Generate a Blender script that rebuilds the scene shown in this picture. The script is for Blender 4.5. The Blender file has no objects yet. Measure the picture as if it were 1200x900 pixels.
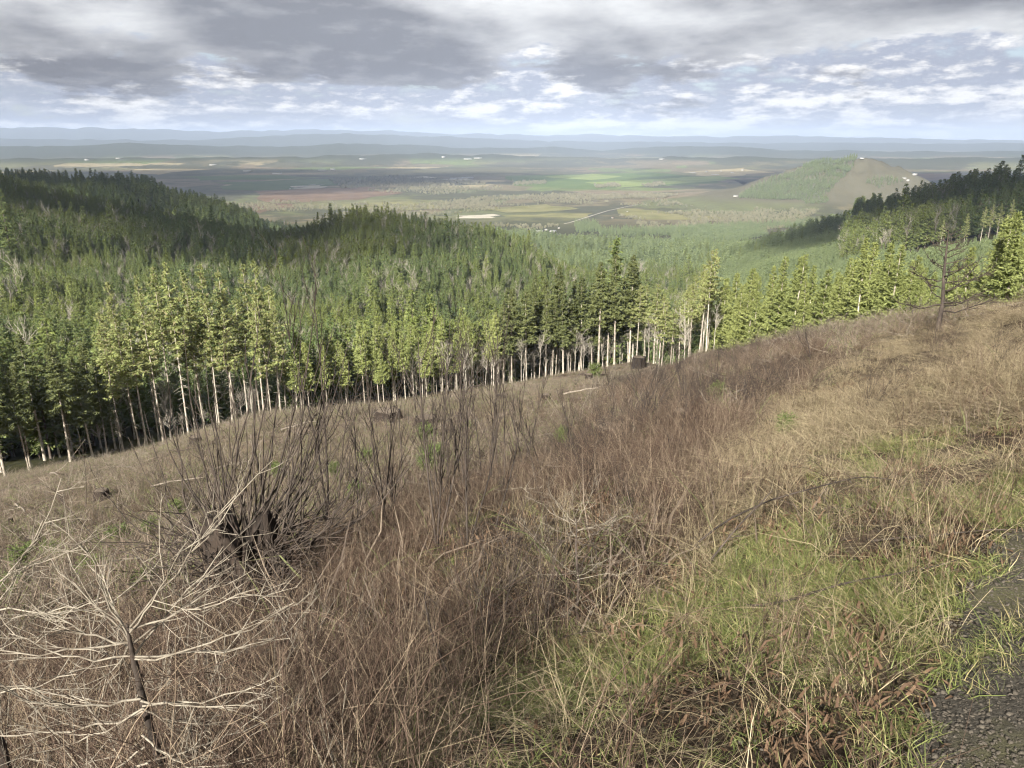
import bpy, math, random
import numpy as np
R = math.radians
RNG = np.random.default_rng(7)
random.seed(7)
sc = bpy.context.scene
C = sc.collection

# ------------------------------------------------------------------ camera
F_PX = 901.0                     # focal length in pixels of the 1200 x 900 photograph
PITCH = R(17.6)
CAM_Z = 1.6
cd = bpy.data.cameras.new('camera'); cam = bpy.data.objects.new('camera', cd); C.objects.link(cam)
cam.location = (0, 0, CAM_Z); cam.rotation_euler = (R(90) - PITCH, 0, 0)
cd.sensor_fit = 'HORIZONTAL'; cd.sensor_width = 36.0; cd.lens = 36.0 * F_PX / 1200.0
cd.clip_start = 0.05; cd.clip_end = 120000
sc.camera = cam

# ------------------------------------------------------------------ sun, sky, exposure
SUN_AZ = R(-158)                 # measured from the view direction, negative = left; behind the viewer
SUN_EL = R(31)
sun_dir = np.array([math.sin(SUN_AZ) * math.cos(SUN_EL), math.cos(SUN_AZ) * math.cos(SUN_EL), math.sin(SUN_EL)])
sd = bpy.data.lights.new('sun', 'SUN'); sun = bpy.data.objects.new('sun', sd); C.objects.link(sun)
sd.energy = 5.0; sd.angle = R(0.6); sd.color = (1.0, 0.95, 0.86)
from mathutils import Vector
sun.rotation_euler = Vector(sun_dir).to_track_quat('Z', 'Y').to_euler()
sun.location = (0, 0, 600)
sc.view_settings.view_transform = 'Standard'; sc.view_settings.look = 'None'
sc.view_settings.exposure = 1.5; sc.view_settings.gamma = 1.0
try: sc.view_settings.use_curve_mapping = False
except Exception: pass

def nd(nt, typ, **kw):
    n = nt.nodes.new(typ)
    for k, v in kw.items():
        if k == 'ins':
            for kk, vv in v.items():
                if isinstance(vv, bpy.types.NodeSocket): nt.links.new(vv, n.inputs[kk])
                else: n.inputs[kk].default_value = vv
        else: setattr(n, k, v)
    return n
def mth(nt, op, a, b=None, c=None, clamp=False):
    n = nt.nodes.new('ShaderNodeMath'); n.operation = op; n.use_clamp = clamp
    for i, v in enumerate((a, b, c)):
        if v is None: continue
        if isinstance(v, bpy.types.NodeSocket): nt.links.new(v, n.inputs[i])
        else: n.inputs[i].default_value = v
    return n.outputs[0]
def sstep(nt, x, a, b, lo=0.0, hi=1.0):
    n = nt.nodes.new('ShaderNodeMapRange'); n.interpolation_type = 'SMOOTHSTEP'
    nt.links.new(x, n.inputs['Value'])
    n.inputs['From Min'].default_value = a; n.inputs['From Max'].default_value = b
    n.inputs['To Min'].default_value = lo; n.inputs['To Max'].default_value = hi
    return n.outputs[0]
def mixc(nt, f, a, b, blend='MIX'):
    n = nt.nodes.new('ShaderNodeMix'); n.data_type = 'RGBA'; n.blend_type = blend; n.clamp_factor = True
    for s, v in ((n.inputs[0], f), (n.inputs[6], a), (n.inputs[7], b)):
        if isinstance(v, bpy.types.NodeSocket): nt.links.new(v, s)
        elif isinstance(v, (tuple, list)): s.default_value = (*v[:3], 1)
        else: s.default_value = v
    return n.outputs[2]
def noise(nt, vec, scale, detail=4, rough=0.55, dist=0.0, dims='3D'):
    n = nt.nodes.new('ShaderNodeTexNoise'); n.noise_dimensions = dims
    if vec is not None: nt.links.new(vec, n.inputs['Vector'])
    n.inputs['Scale'].default_value = scale; n.inputs['Detail'].default_value = detail
    n.inputs['Roughness'].default_value = rough; n.inputs['Distortion'].default_value = dist
    return n.outputs['Fac']
def comb(nt, x, y, z):
    n = nt.nodes.new('ShaderNodeCombineXYZ')
    for s, v in zip(n.inputs, (x, y, z)):
        if isinstance(v, bpy.types.NodeSocket): nt.links.new(v, s)
        else: s.default_value = v
    return n.outputs[0]

def build_world():
    w = bpy.data.worlds.new('World'); sc.world = w; w.use_nodes = True
    nt = w.node_tree; nt.nodes.clear()
    sky = nd(nt, 'ShaderNodeTexSky', sky_type='NISHITA', sun_disc=False, sun_elevation=SUN_EL, sun_rotation=SUN_AZ)
    sky.altitude = 300; sky.air_density = 1.0; sky.dust_density = 1.0; sky.ozone_density = 1.0
    tc = nd(nt, 'ShaderNodeTexCoord')
    sp = nd(nt, 'ShaderNodeSeparateXYZ'); nt.links.new(tc.outputs['Generated'], sp.inputs[0])
    X, Y, Z = sp.outputs
    az = mth(nt, 'ARCTAN2', X, Y); el = mth(nt, 'ARCSINE', Z); ael = mth(nt, 'ABSOLUTE', el)
    ep = mth(nt, 'POWER', mth(nt, 'ADD', ael, 0.02), 0.8)
    # low clouds are seen from the side, so the pattern is laid by bearing and height
    def P(sa, se, oa=0.0, oe=0.0):
        return comb(nt, mth(nt, 'MULTIPLY_ADD', az, sa, oa), mth(nt, 'MULTIPLY_ADD', ep, se, oe), 0.0)
    big = noise(nt, P(1.9, 7.0, 12.75, 2.6), 1.0, 2, 0.5, 0.0, '2D')
    n1 = noise(nt, P(4.6, 14.0, 1.7, 3.1), 1.0, 10, 0.64, 0.0, '2D')
    n2 = noise(nt, P(4.6, 14.0, 1.7 + 0.06, 3.1 - 0.13), 1.0, 6, 0.60, 0.0, '2D')
    q1 = noise(nt, P(12.0, 30.0, 4.9, 7.2), 1.0, 10, 0.64, 0.0, '2D')
    q2 = noise(nt, P(12.0, 30.0, 4.9 + 0.10, 7.2 - 0.26), 1.0, 6, 0.60, 0.0, '2D')
    # the dark deck: its ragged lower edge, its thick and thin places
    hgt = mth(nt, 'ADD', mth(nt, 'MULTIPLY', el, 57.3), mth(nt, 'ADD', mth(nt, 'MULTIPLY_ADD', big, 8.0, -4.0), mth(nt, 'MULTIPLY_ADD', n1, 10.0, -5.0)))
    deck = sstep(nt, hgt, 4.3, 5.4)
    tone = mth(nt, 'ADD', mth(nt, 'MULTIPLY', n1, 0.50), mth(nt, 'MULTIPLY', big, 0.65))
    edge = mth(nt, 'MULTIPLY', mth(nt, 'SUBTRACT', n1, n2), 1.6)
    deck_l = mth(nt, 'ADD', sstep(nt, tone, 0.68, 0.42), edge, clamp=True)
    deck_c = mixc(nt, deck_l, (0.215, 0.219, 0.242), (0.83, 0.835, 0.835))
    # cumulus below it, bright tops and blue-grey bases, with openings
    lq = mth(nt, 'ADD', mth(nt, 'MULTIPLY', q1, 0.66), mth(nt, 'MULTIPLY', n1, 0.34))
    low_l = mth(nt, 'ADD', sstep(nt, lq, 0.46, 0.63, 0.0, 0.9), mth(nt, 'MULTIPLY', mth(nt, 'SUBTRACT', q1, q2), 2.3), clamp=True)
    low_c = mixc(nt, low_l, (0.40, 0.435, 0.525), (0.98, 0.97, 0.95))
    low_cov = mth(nt, 'MULTIPLY_ADD', sstep(nt, lq, 0.34, 0.46), 0.45, 0.55)
    clouds = mixc(nt, deck, low_c, deck_c)
    cov = mth(nt, 'MAXIMUM', low_cov, deck)
    bgs = nd(nt, 'ShaderNodeBackground', ins={'Color': sky.outputs[0], 'Strength': 0.055})
    bgc = nd(nt, 'ShaderNodeBackground', ins={'Color': clouds, 'Strength': 0.43})
    mx = nd(nt, 'ShaderNodeMixShader'); nt.links.new(cov, mx.inputs[0])
    nt.links.new(bgs.outputs[0], mx.inputs[1]); nt.links.new(bgc.outputs[0], mx.inputs[2])
    out = nd(nt, 'ShaderNodeOutputWorld'); nt.links.new(mx.outputs[0], out.inputs[0])
build_world()
sc.world.cycles.sampling_method = 'MANUAL'; sc.world.cycles.sample_map_resolution = 256

cy = sc.cycles
cy.max_bounces = 4; cy.diffuse_bounces = 2; cy.glossy_bounces = 2; cy.transmission_bounces = 3
cy.volume_bounces = 0; cy.transparent_max_bounces = 12; cy.use_denoising = True
cy.use_adaptive_sampling = True; cy.adaptive_threshold = 0.03; cy.adaptive_min_samples = 16; cy.time_limit = 1000; cy.debug_use_spatial_splits = True; cy.filter_width = 1.2
cy.caustics_reflective = False; cy.caustics_refractive = False
try: cy.denoiser = 'OPENIMAGEDENOISE'; cy.denoising_input_passes = 'RGB_ALBEDO_NORMAL'
except Exception: pass

# ------------------------------------------------------------------ noise on the python side
def _hash(ix, iy, s):
    h = (ix.astype(np.int64) * 374761393 + iy.astype(np.int64) * 668265263 + s * 974711) & 0xffffffff
    h = ((h ^ (h >> 13)) * 1274126177) & 0xffffffff
    return ((h ^ (h >> 16)) & 0xffff) / 65535.0
def vnoise(x, y, s=0):
    ix = np.floor(x); iy = np.floor(y); fx = x - ix; fy = y - iy
    fx = fx * fx * (3 - 2 * fx); fy = fy * fy * (3 - 2 * fy)
    a = _hash(ix, iy, s); b = _hash(ix + 1, iy, s); c = _hash(ix, iy + 1, s); d = _hash(ix + 1, iy + 1, s)
    return (a + (b - a) * fx) * (1 - fy) + (c + (d - c) * fx) * fy - 0.5
def fbm(x, y, s=0, o=4):
    t = 0; a = 1.0
    for i in range(o):
        t = t + a * vnoise(x, y, s + i * 17); x = x * 2.03 + 11.3; y = y * 2.03 - 7.1; a *= 0.5
    return t
def smooth(a, b, x):
    t = np.clip((x - a) / (b - a), 0, 1); return t * t * (3 - 2 * t)

# ------------------------------------------------------------------ the lie of the land
VALLEY = -220.0
def t_of_v(v, th):               # slope of the sight line below level, for a picture row at a bearing
    return math.cos(th) * math.tan(PITCH - math.atan((450 - v) / F_PX))
def th_of_u(u, v):
    dx = (u - 600) / F_PX; dy = (450 - v) / F_PX
    return math.atan2(dx, math.cos(PITCH) + math.sin(PITCH) * dy)
# bearing columns: (u, clear-cut edge distance, [(distance, height) ...]); ('v', row) = ground seen at that row
COLS = [
 (-400, 120, [(180,-50),(320,-60),(700,-20),(1000,-30),(1500,-60),(2200,-200),(3000,'V')]),
 (0,   125, [(180,-57),(300,-68),(420,-58),(700,('v',226)),(900,-64),(1300,('v',214)),(1800,-150),(2500,'V')]),
 (150, 138, [(200,-62),(300,-74),(450,-66),(700,('v',251)),(880,-92),(1400,('v',224)),(1900,-170),(2600,'V')]),
 (280, 142, [(200,-64),(300,-78),(450,-74),(680,('v',281)),(850,-112),(1450,('v',256)),(2000,-195),(2600,'V')]),
 (360, 146, [(200,-64),(320,-82),(480,-80),(650,('v',289)),(800,-120),(1300,-168),(2000,-212),(2500,'V')]),
 (440, 150, [(205,-64),(330,-86),(450,-78),(600,('v',273)),(750,-112),(1200,-168),(2000,-213),(2500,'V')]),
 (540, 158, [(215,-68),(350,-93),(500,-86),(620,('v',284)),(780,-120),(1250,-172),(2000,-214),(2500,'V')]),
 (620, 168, [(225,-74),(350,-100),(600,('v',318)),(800,-136),(1300,-178),(2000,-215),(2500,'V')]),
 (700, 180, [(235,-78),(360,-106),(600,('v',346)),(900,-150),(1400,-187),(2000,-216),(2500,'V')]),
 (760, 178, [(235,-74),(380,-108),(650,-130),(950,-156),(1400,-187),(2000,-216),(2500,'V')]),
 (820, 135, [(200,-62),(380,-105),(700,-138),(1000,-158),(1400,-186),(2000,-216),(2500,'V')]),
 (900, 92,  [(140,-36),(200,-52),(350,-88),(500,-98),(700,-106),(1000,-118),(1300,-172),(2000,-216),(2500,'V')]),
 (1000,72,  [(130,-34),(200,-50),(300,-70),(500,-78),(800,-88),(1000,-88),(1250,-120),(1700,-195),(2200,'V')]),
 (1100,60,  [(110,-25),(180,-44),(300,-58),(450,-64),(700,-66),(900,-64),(1150,-95),(1700,-195),(2200,'V')]),
 (1200,50,  [(95,-18.5),(160,-34),(300,-50),(450,-54),(620,-50),(800,-46),(1000,-62),(1600,-185),(2200,'V')]),
 (1600,50,  [(100,-8),(200,-20),(400,-25),(800,-10),(1200,-30),(1800,-170),(2600,'V')]),
]
LG = np.arange(math.log(20), math.log(60000), 0.012)
_cth, _cz, _ce = [], [], []
for u, e, pts in COLS:
    th = th_of_u(u, 320)
    rs, zs = [], []
    base = lambda r: (-0.30 * math.cos(th) + 0.206 * math.sin(th)) * r
    for r in (20, e * 0.7, e): rs.append(math.log(r)); zs.append(base(r))
    for r, z in pts:
        if z == 'V': z = VALLEY
        elif isinstance(z, tuple): z = CAM_Z - t_of_v(z[1], th) * r
        rs.append(math.log(r)); zs.append(z)
    rs.append(math.log(60000)); zs.append(VALLEY)
    _cth.append(th); _cz.append(np.interp(LG, rs, zs)); _ce.append(e)
for dth, e, zf in ((90, 120, 30), (140, 160, 45), (180, 160, 45), (-140, 160, 30), (-90, 130, 0)):   # the hill the viewer stands on goes on behind
    th = R(dth); rs = np.log([20, e, e * 2, 900, 2500, 60000])
    zs = [(-0.30 * math.cos(th) + 0.206 * math.sin(th)) * 20, (-0.30 * math.cos(th) + 0.206 * math.sin(th)) * e * 0.8, zf * 1.3, zf, VALLEY * 0.5, VALLEY]
    _cth.append(th); _cz.append(np.interp(LG, rs, zs)); _ce.append(e)
_o = np.argsort(_cth); _cth = np.array(_cth)[_o]; _cz = np.array(_cz)[_o]; _ce = np.array(_ce)[_o]
_cth = np.concatenate([[_cth[-1] - 2 * math.pi], _cth, [_cth[0] + 2 * math.pi]])
_cz = np.concatenate([_cz[-1:], _cz, _cz[:1]]); _ce = np.concatenate([_ce[-1:], _ce, _ce[:1]])
TG = np.arange(-180, 180.01, 0.5) * math.pi / 180
GRID = np.stack([np.interp(TG, _cth, _cz[:, j]) for j in range(len(LG))], 1)
def _blur(a, n, ax):
    k = np.hanning(n + 2)[1:-1]; k /= k.sum(); h = n // 2
    pad = [(0, 0), (0, 0)]; pad[ax] = (h, h)
    p = np.pad(a, pad, mode='edge')
    return np.apply_along_axis(lambda m: np.convolve(m, k, 'valid'), ax, p)
GRID = _blur(_blur(GRID, 9, 0), 9, 1)
def edge_r(th): return np.interp(th, _cth, _ce)

# far ridges: (distance, half depth, [(u, picture row of the crest) ...])
RIDGES = [
 (24000, 3500, [(-300,152),(0,150),(100,149),(200,152),(320,153),(400,151),(480,154),(600,158),(700,157),(800,160),(900,159),(1000,161),(1100,164),(1200,165),(1500,163)]),
 (17000, 1800, [(-300,162),(0,160),(150,164),(260,163),(330,158),(420,156),(520,160),(640,164),(760,166),(900,167),(1050,168),(1200,168),(1500,167)]),
 (11500, 1100, [(-300,170),(0,172),(90,170),(180,167),(260,171),(340,172),(420,168),(500,170),(560,173),(660,172),(700,176),(760,172),(840,171),(900,176),(1100,178),(1200,176),(1500,175)]),
 (8000, 500, [(-300,184),(0,186),(200,184),(380,183),(500,180),(620,182),(700,186),(800,184),(900,184),(1000,186),(1200,184)]),
]
_DTH = [th_of_u(u, 430) for u in (-200, 0, 150, 300, 400, 500, 600, 700, 760, 820, 900, 1000)]
_DZ = [0, 0.4, 0.6, 2.6, 1.2, -1.3, -1.5, -3.6, -4.8, -3.4, -1.0, 0]
def H(x, y):
    x = np.asarray(x, float); y = np.asarray(y, float)
    r = np.hypot(x, y) + 1e-6; th = np.arctan2(x, y)
    plane = -0.30 * y + 0.206 * x
    rmax = r.max()
    plane = plane + np.interp(th, _DTH, _DZ) * smooth(25, 110, r)       # the bench of the clear-cut and the dip before it
    plane = plane - 0.9 * smooth(6, 16, r) * smooth(60, 25, r) * smooth(R(14), R(0), th)
    plane = plane * smooth(0.3, 3.5, r) * 0.94 + plane * 0.06
    fj = np.clip((np.log(np.maximum(r, 20)) - LG[0]) / 0.012, 0, len(LG) - 1.001)
    fi = np.clip((th + math.pi) / R(0.5), 0, len(TG) - 1.001)
    i = fi.astype(int); j = fj.astype(int); a = fi - i; b = fj - j
    tab = (GRID[i, j] * (1 - a) + GRID[i + 1, j] * a) * (1 - b) + (GRID[i, j + 1] * (1 - a) + GRID[i + 1, j + 1] * a) * b
    e = edge_r(th)
    k = smooth(0.8, 1.15, r / e)
    z = plane * (1 - k) + tab * k
    # humps and hollows
    z = z + fbm(x / 2.2, y / 2.2, 3, 4) * 0.30 * smooth(1.2, 4, r) * smooth(260, 60, r)
    z = z + fbm(x / 14, y / 14, 9, 3) * 1.1 * smooth(8, 25, r) * smooth(400, 150, r)
    if rmax > 200: z = z + fbm(x / 170, y / 170, 21, 4) * 13 * smooth(200, 420, r) * smooth(2300, 1500, r)
    # a lone hill on the valley floor
    if rmax < 1700: return z
    hx, hy = 1370.0, 3120.0
    dx = x - hx; dy = y - hy; ca, sa = math.cos(R(28)), math.sin(R(28))
    p = dx * ca + dy * sa; q = -dx * sa + dy * ca
    pl = np.where(p < 0, p / 560, p / 200)
    z = z + 142 * np.exp(-np.abs(pl) ** 2.4) * np.exp(-(np.abs(q) / 300) ** 2.0) * (1 - 0.55 * np.abs(fbm(x / 130, y / 130, 5, 4)) + 0.12) * (r > 1700)
    # distant ridges
    if rmax < 5500: return z
    u = 600 + F_PX * np.tan(np.clip(th, -1.2, 1.2)) * 0.985
    for n, (rd, wd, pts) in enumerate(RIDGES):
        us, vs = zip(*pts)
        v = np.interp(u, us, vs) + 2.6 * fbm(th * 40, th * 0 + n * 7.3, 40 + n, 4)
        zt = CAM_Z - np.cos(np.clip(th, -1.2, 1.2)) * np.tan(PITCH - np.arctan((450 - v) / F_PX)) * rd
        w = np.exp(-(np.abs(r - rd * (1 + 0.05 * vnoise(th * 9, th * 0, 60 + n))) / wd) ** 2)
        z = np.maximum(z, VALLEY + (zt - VALLEY) * w * (1 - 0.12 * np.abs(fbm(x / 900, y / 900, 70, 3))))
    return z
def Hs(x, y): return float(H(np.array([x]), np.array([y]))[0])
def project(x, y, z):
    f = y * math.cos(PITCH) - (z - CAM_Z) * math.sin(PITCH)
    up = y * math.sin(PITCH) + (z - CAM_Z) * math.cos(PITCH)
    f = np.where(np.abs(f) < 1e-3, 1e-3, f)
    return 600 + F_PX * x / f, 450 - F_PX * up / f, f
_RR = np.exp(np.arange(math.log(0.8), math.log(14000), 0.004))
def ground_at(u, v):             # where the sight line through a picture point meets the land
    th = th_of_u(u, v); t = t_of_v(v, th)
    x = _RR * math.sin(th); y = _RR * math.cos(th)
    d = H(x, y) - (CAM_Z - t * _RR)
    k = np.argmax(d > 0) if (d > 0).any() else len(_RR) - 1
    r = _RR[max(k, 1)]
    return float(r * math.sin(th)), float(r * math.cos(th))
def at_ur(u, r):                 # bearing of column u at ground distance r
    th = th_of_u(u, 350)
    for _ in range(4):
        x, y = r * math.sin(th), r * math.cos(th)
        uu, vv, f = project(x, y, Hs(x, y)); th += (u - float(uu)) / F_PX * 0.9
    return r * math.sin(th), r * math.cos(th)
def in_poly(px, py, poly):
    inside = np.zeros(px.shape, bool); n = len(poly)
    for i in range(n):
        x1, y1 = poly[i]; x2, y2 = poly[(i + 1) % n]
        c = ((y1 > py) != (y2 > py)) & (px < (x2 - x1) * (py - y1) / (y2 - y1 + 1e-12) + x1)
        inside ^= c
    return inside

# ------------------------------------------------------------------ materials
def new_mat(name):
    m = bpy.data.materials.new(name); m.use_nodes = True; nt = m.node_tree
    b = nt.nodes['Principled BSDF']; b.inputs['Specular IOR Level'].default_value = 0.15
    return m, nt, b
def leafy(name, a, b, c=None, trans=0.25, rough=0.65, spec=0.2, tone=False):
    """plant tissue: colour varies by plant (object random) and by blade (attribute rnd); a little light comes through"""
    m, nt, p = new_mat(name)
    oi = nd(nt, 'ShaderNodeObjectInfo'); at = nd(nt, 'ShaderNodeAttribute', attribute_name='rnd')
    f = mth(nt, 'ADD', mth(nt, 'MULTIPLY', oi.outputs['Random'], 0.45), mth(nt, 'MULTIPLY', at.outputs['Fac'], 0.55))
    col = mixc(nt, f, a, b)
    if tone:      # stands of different age and kind: tone drifts from place to place
        tn = noise(nt, oi.outputs['Location'], 0.011, 4, 0.6); col = mixc(nt, sstep(nt, tn, 0.40, 0.60), mixc(nt, 1.0, col, (0.82, 0.88, 0.92), 'MULTIPLY'), mixc(nt, 1.0, col, (1.30, 1.20, 0.98), 'MULTIPLY'))
    if c is not None: col = mixc(nt, sstep(nt, mth(nt, 'FRACT', mth(nt, 'MULTIPLY', at.outputs['Fac'], 7.31)), 0.72, 0.8), col, c)
    nt.links.new(col, p.inputs['Base Color']); p.inputs['Roughness'].default_value = rough
    p.inputs['Specular IOR Level'].default_value = spec
    if trans > 0:
        tr = nd(nt, 'ShaderNodeBsdfTranslucent'); nt.links.new(col, tr.inputs['Color'])
        mx = nd(nt, 'ShaderNodeMixShader'); mx.inputs[0].default_value = trans
        nt.links.new(p.outputs[0], mx.inputs[1]); nt.links.new(tr.outputs[0], mx.inputs[2])
        nt.links.new(mx.outputs[0], nt.nodes['Material Output'].inputs['Surface'])
    return m
def bark(name, a, b, scale=6.0, stretch=0.25, rough=0.85):
    m, nt, p = new_mat(name)
    tc = nd(nt, 'ShaderNodeTexCoord'); mp = nd(nt, 'ShaderNodeMapping'); mp.inputs['Scale'].default_value = (1, 1, stretch)
    nt.links.new(tc.outputs['Object'], mp.inputs[0])
    n = noise(nt, mp.outputs[0], scale, 6, 0.65); oi = nd(nt, 'ShaderNodeObjectInfo')
    f = mth(nt, 'ADD', sstep(nt, n, 0.3, 0.7), mth(nt, 'MULTIPLY_ADD', oi.outputs['Random'], 0.5, -0.25), clamp=True)
    nt.links.new(mixc(nt, f, a, b), p.inputs['Base Color']); p.inputs['Roughness'].default_value = rough
    bp = nd(nt, 'ShaderNodeBump'); bp.inputs['Strength'].default_value = 0.5; bp.inputs['Distance'].default_value = 0.02
    nt.links.new(n, bp.inputs['Height']); nt.links.new(bp.outputs[0], p.inputs['Normal'])
    return m
M = {}
M['needle_edge'] = leafy('sunlit fir needles', (0.225, 0.262, 0.095), (0.370, 0.400, 0.160), (0.27, 0.24, 0.13), 0.36)  # sunlight on the stand is put into this paler yellow-green
M['needle_dark'] = leafy('darker fir needles', (0.095, 0.115, 0.045), (0.185, 0.200, 0.080), None, 0.25)  # darker copy; shade of the far left stand is put into it
M['needle_hill'] = leafy('plantation fir needles', (0.096, 0.136, 0.048), (0.195, 0.240, 0.086), (0.165, 0.175, 0.070), 0.22, tone=True)
M['needle_young'] = leafy('young fir needles', (0.190, 0.225, 0.076), (0.320, 0.345, 0.125), None, 0.28)
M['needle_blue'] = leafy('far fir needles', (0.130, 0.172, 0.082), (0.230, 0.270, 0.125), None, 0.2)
M['needle_seed'] = leafy('bright seedling needles', (0.090, 0.125, 0.040), (0.165, 0.195, 0.070), None, 0.3)
M['bark_pale'] = bark('pale sunlit bark', (0.15, 0.12, 0.092), (0.56, 0.51, 0.42))  # bark lightened: sunlight on the trunks is put into the pale colour
M['bark_dark'] = bark('dark fir bark', (0.07, 0.055, 0.045), (0.17, 0.14, 0.11))
M['bark_alder'] = bark('alder bark', (0.26, 0.23, 0.19), (0.48, 0.44, 0.37))
M['twig_dark'] = bark('dark shoots', (0.026, 0.021, 0.018), (0.080, 0.064, 0.053), 12)
M['twig_pale'] = bark('bleached dead wood', (0.115, 0.096, 0.074), (0.31, 0.275, 0.22), 14)
M['twig_grey'] = bark('grey dead wood', (0.14, 0.115, 0.09), (0.30, 0.26, 0.21), 12)
M['stump'] = bark('weathered stump wood', (0.010, 0.008, 0.007), (0.045, 0.034, 0.027), 26, 0.12)
M['cut'] = bark('fresh cut wood', (0.42, 0.30, 0.19), (0.60, 0.47, 0.33), 10, 1.0)
M['straw'] = leafy('dry straw grass', (0.150, 0.116, 0.068), (0.46, 0.385, 0.245), (0.075, 0.052, 0.031), 0.25, 0.6, 0.3)
M['grass'] = leafy('winter green grass', (0.095, 0.125, 0.036), (0.235, 0.258, 0.086), (0.34, 0.29, 0.145), 0.35, 0.5, 0.35)
M['bramble'] = leafy('brown bramble stems', (0.030, 0.019, 0.014), (0.118, 0.080, 0.058), (0.24, 0.185, 0.13), 0.0, 0.7)
M['fern'] = leafy('dead bracken and leaves', (0.07, 0.042, 0.026), (0.17, 0.110, 0.068), None, 0.2, 0.7)
M['heath'] = leafy('low clear-cut scrub', (0.060, 0.044, 0.034), (0.235, 0.188, 0.142), (0.13, 0.14, 0.06), 0.15, 0.7)
M['wood_bare'] = leafy('bare winter woodland', (0.165, 0.158, 0.098), (0.30, 0.28, 0.18), None, 0.2, 0.8)
M['sawn'] = bark('weathered sawn wood', (0.085, 0.068, 0.052), (0.185, 0.150, 0.115), 10, 1.0)
M['pebble'] = bark('crushed basalt', (0.040, 0.034, 0.027), (0.150, 0.130, 0.105), 9, 1.0, 0.8)

def ground_mat():
    m, nt, p = new_mat('hillside and valley ground')
    g = nd(nt, 'ShaderNodeNewGeometry'); pos = g.outputs['Position']
    sp = nd(nt, 'ShaderNodeSeparateXYZ'); nt.links.new(pos, sp.inputs[0])
    flat = comb(nt, sp.outputs[0], sp.outputs[1], 0.0)
    r = nd(nt, 'ShaderNodeVectorMath', operation='LENGTH'); nt.links.new(flat, r.inputs[0]); r = r.outputs['Value']
    # near: duff, dead leaves and bare soil
    a = noise(nt, flat, 0.9, 8, 0.65); b = noise(nt, flat, 22, 5, 0.7); c = noise(nt, flat, 0.13, 4, 0.6)
    near = mixc(nt, sstep(nt, b, 0.35, 0.7), (0.028, 0.021, 0.015), (0.085, 0.062, 0.044))
    near = mixc(nt, sstep(nt, a, 0.42, 0.62), near, (0.105, 0.082, 0.056))
    cut = mixc(nt, sstep(nt, a, 0.35, 0.65), (0.100, 0.074, 0.056), (0.225, 0.178, 0.134))
    cut = mixc(nt, sstep(nt, c, 0.5, 0.66), cut, (0.150, 0.142, 0.078))
    cut = mixc(nt, sstep(nt, noise(nt, flat, 0.07, 7, 0.7, 0.5), 0.54, 0.62), cut, (0.058, 0.038, 0.028))
    cut = mixc(nt, sstep(nt, noise(nt, flat, 0.31, 6, 0.7, 0.3), 0.56, 0.68), cut, (0.33, 0.275, 0.20))
    near = mixc(nt, sstep(nt, r, 12, 60), near, cut)
    floor = mixc(nt, a, (0.030, 0.030, 0.016), (0.075, 0.075, 0.035))
    e = nd(nt, 'ShaderNodeAttribute', attribute_name='wood')
    col = mixc(nt, e.outputs['Fac'], near, floor)
    # valley: farmland, one colour to a field
    mp = nd(nt, 'ShaderNodeMapping'); mp.inputs['Rotation'].default_value = (0, 0, 0.2); nt.links.new(flat, mp.inputs[0])
    vo = nd(nt, 'ShaderNodeTexVoronoi'); vo.feature = 'F1'; vo.distance = 'CHEBYCHEV'; vo.inputs['Scale'].default_value = 0.0016
    nt.links.new(mp.outputs[0], vo.inputs['Vector'])
    cs = nd(nt, 'ShaderNodeSeparateColor'); nt.links.new(vo.outputs['Color'], cs.inputs[0])
    ramp = nd(nt, 'ShaderNodeValToRGB'); ramp.color_ramp.interpolation = 'CONSTANT'
    el = ramp.color_ramp.elements
    stops = [(0, (0.15, 0.15, 0.07)), (0.2, (0.16, 0.135, 0.08)), (0.36, (0.12, 0.13, 0.06)), (0.52, (0.14, 0.175, 0.06)), (0.62, (0.19, 0.155, 0.10)), (0.76, (0.10, 0.095, 0.055)), (0.88, (0.31, 0.265, 0.16)), (0.95, (0.13, 0.12, 0.065))]
    el[0].position = 0; el[0].color = (*stops[0][1], 1); el[1].position = stops[1][0]; el[1].color = (*stops[1][1], 1)
    for s, cc in stops[2:]: q = el.new(s); q.color = (*cc, 1)
    nt.links.new(cs.outputs[0], ramp.inputs[0])
    wn = noise(nt, flat, 0.0011, 6, 0.6); wf = noise(nt, flat, 0.012, 5, 0.7)
    far = mixc(nt, sstep(nt, mth(nt, 'ADD', wn, mth(nt, 'MULTIPLY', wf, 0.25)), 0.60, 0.68), ramp.outputs[0], (0.072, 0.074, 0.044))
    far = mixc(nt, sstep(nt, wf, 0.35, 0.7, 0, 0.45), far, (0.05, 0.045, 0.028))
    lone = mixc(nt, sstep(nt, sp.outputs[2], -208, -190), far, mixc(nt, wf, (0.068, 0.068, 0.044), (0.135, 0.120, 0.080)))
    far = mixc(nt, sstep(nt, r, 5200, 6000), lone, far)
    hil = mixc(nt, mth(nt, 'MULTIPLY', sstep(nt, r, 5200, 6000), sstep(nt, sp.outputs[2], -205, -150)), far, mixc(nt, wf, (0.028, 0.036, 0.020), (0.065, 0.068, 0.036)))
    col = mixc(nt, sstep(nt, r, 1900, 2500), col, hil)
    nt.links.new(col, p.inputs['Base Color']); p.inputs['Roughness'].default_value = 0.95; p.inputs['Specular IOR Level'].default_value = 0.05
    bp = nd(nt, 'ShaderNodeBump'); bp.inputs['Strength'].default_value = 0.8; bp.inputs['Distance'].default_value = 0.03
    nt.links.new(b, bp.inputs['Height']); nt.links.new(bp.outputs[0], p.inputs['Normal'])
    return m

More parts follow.
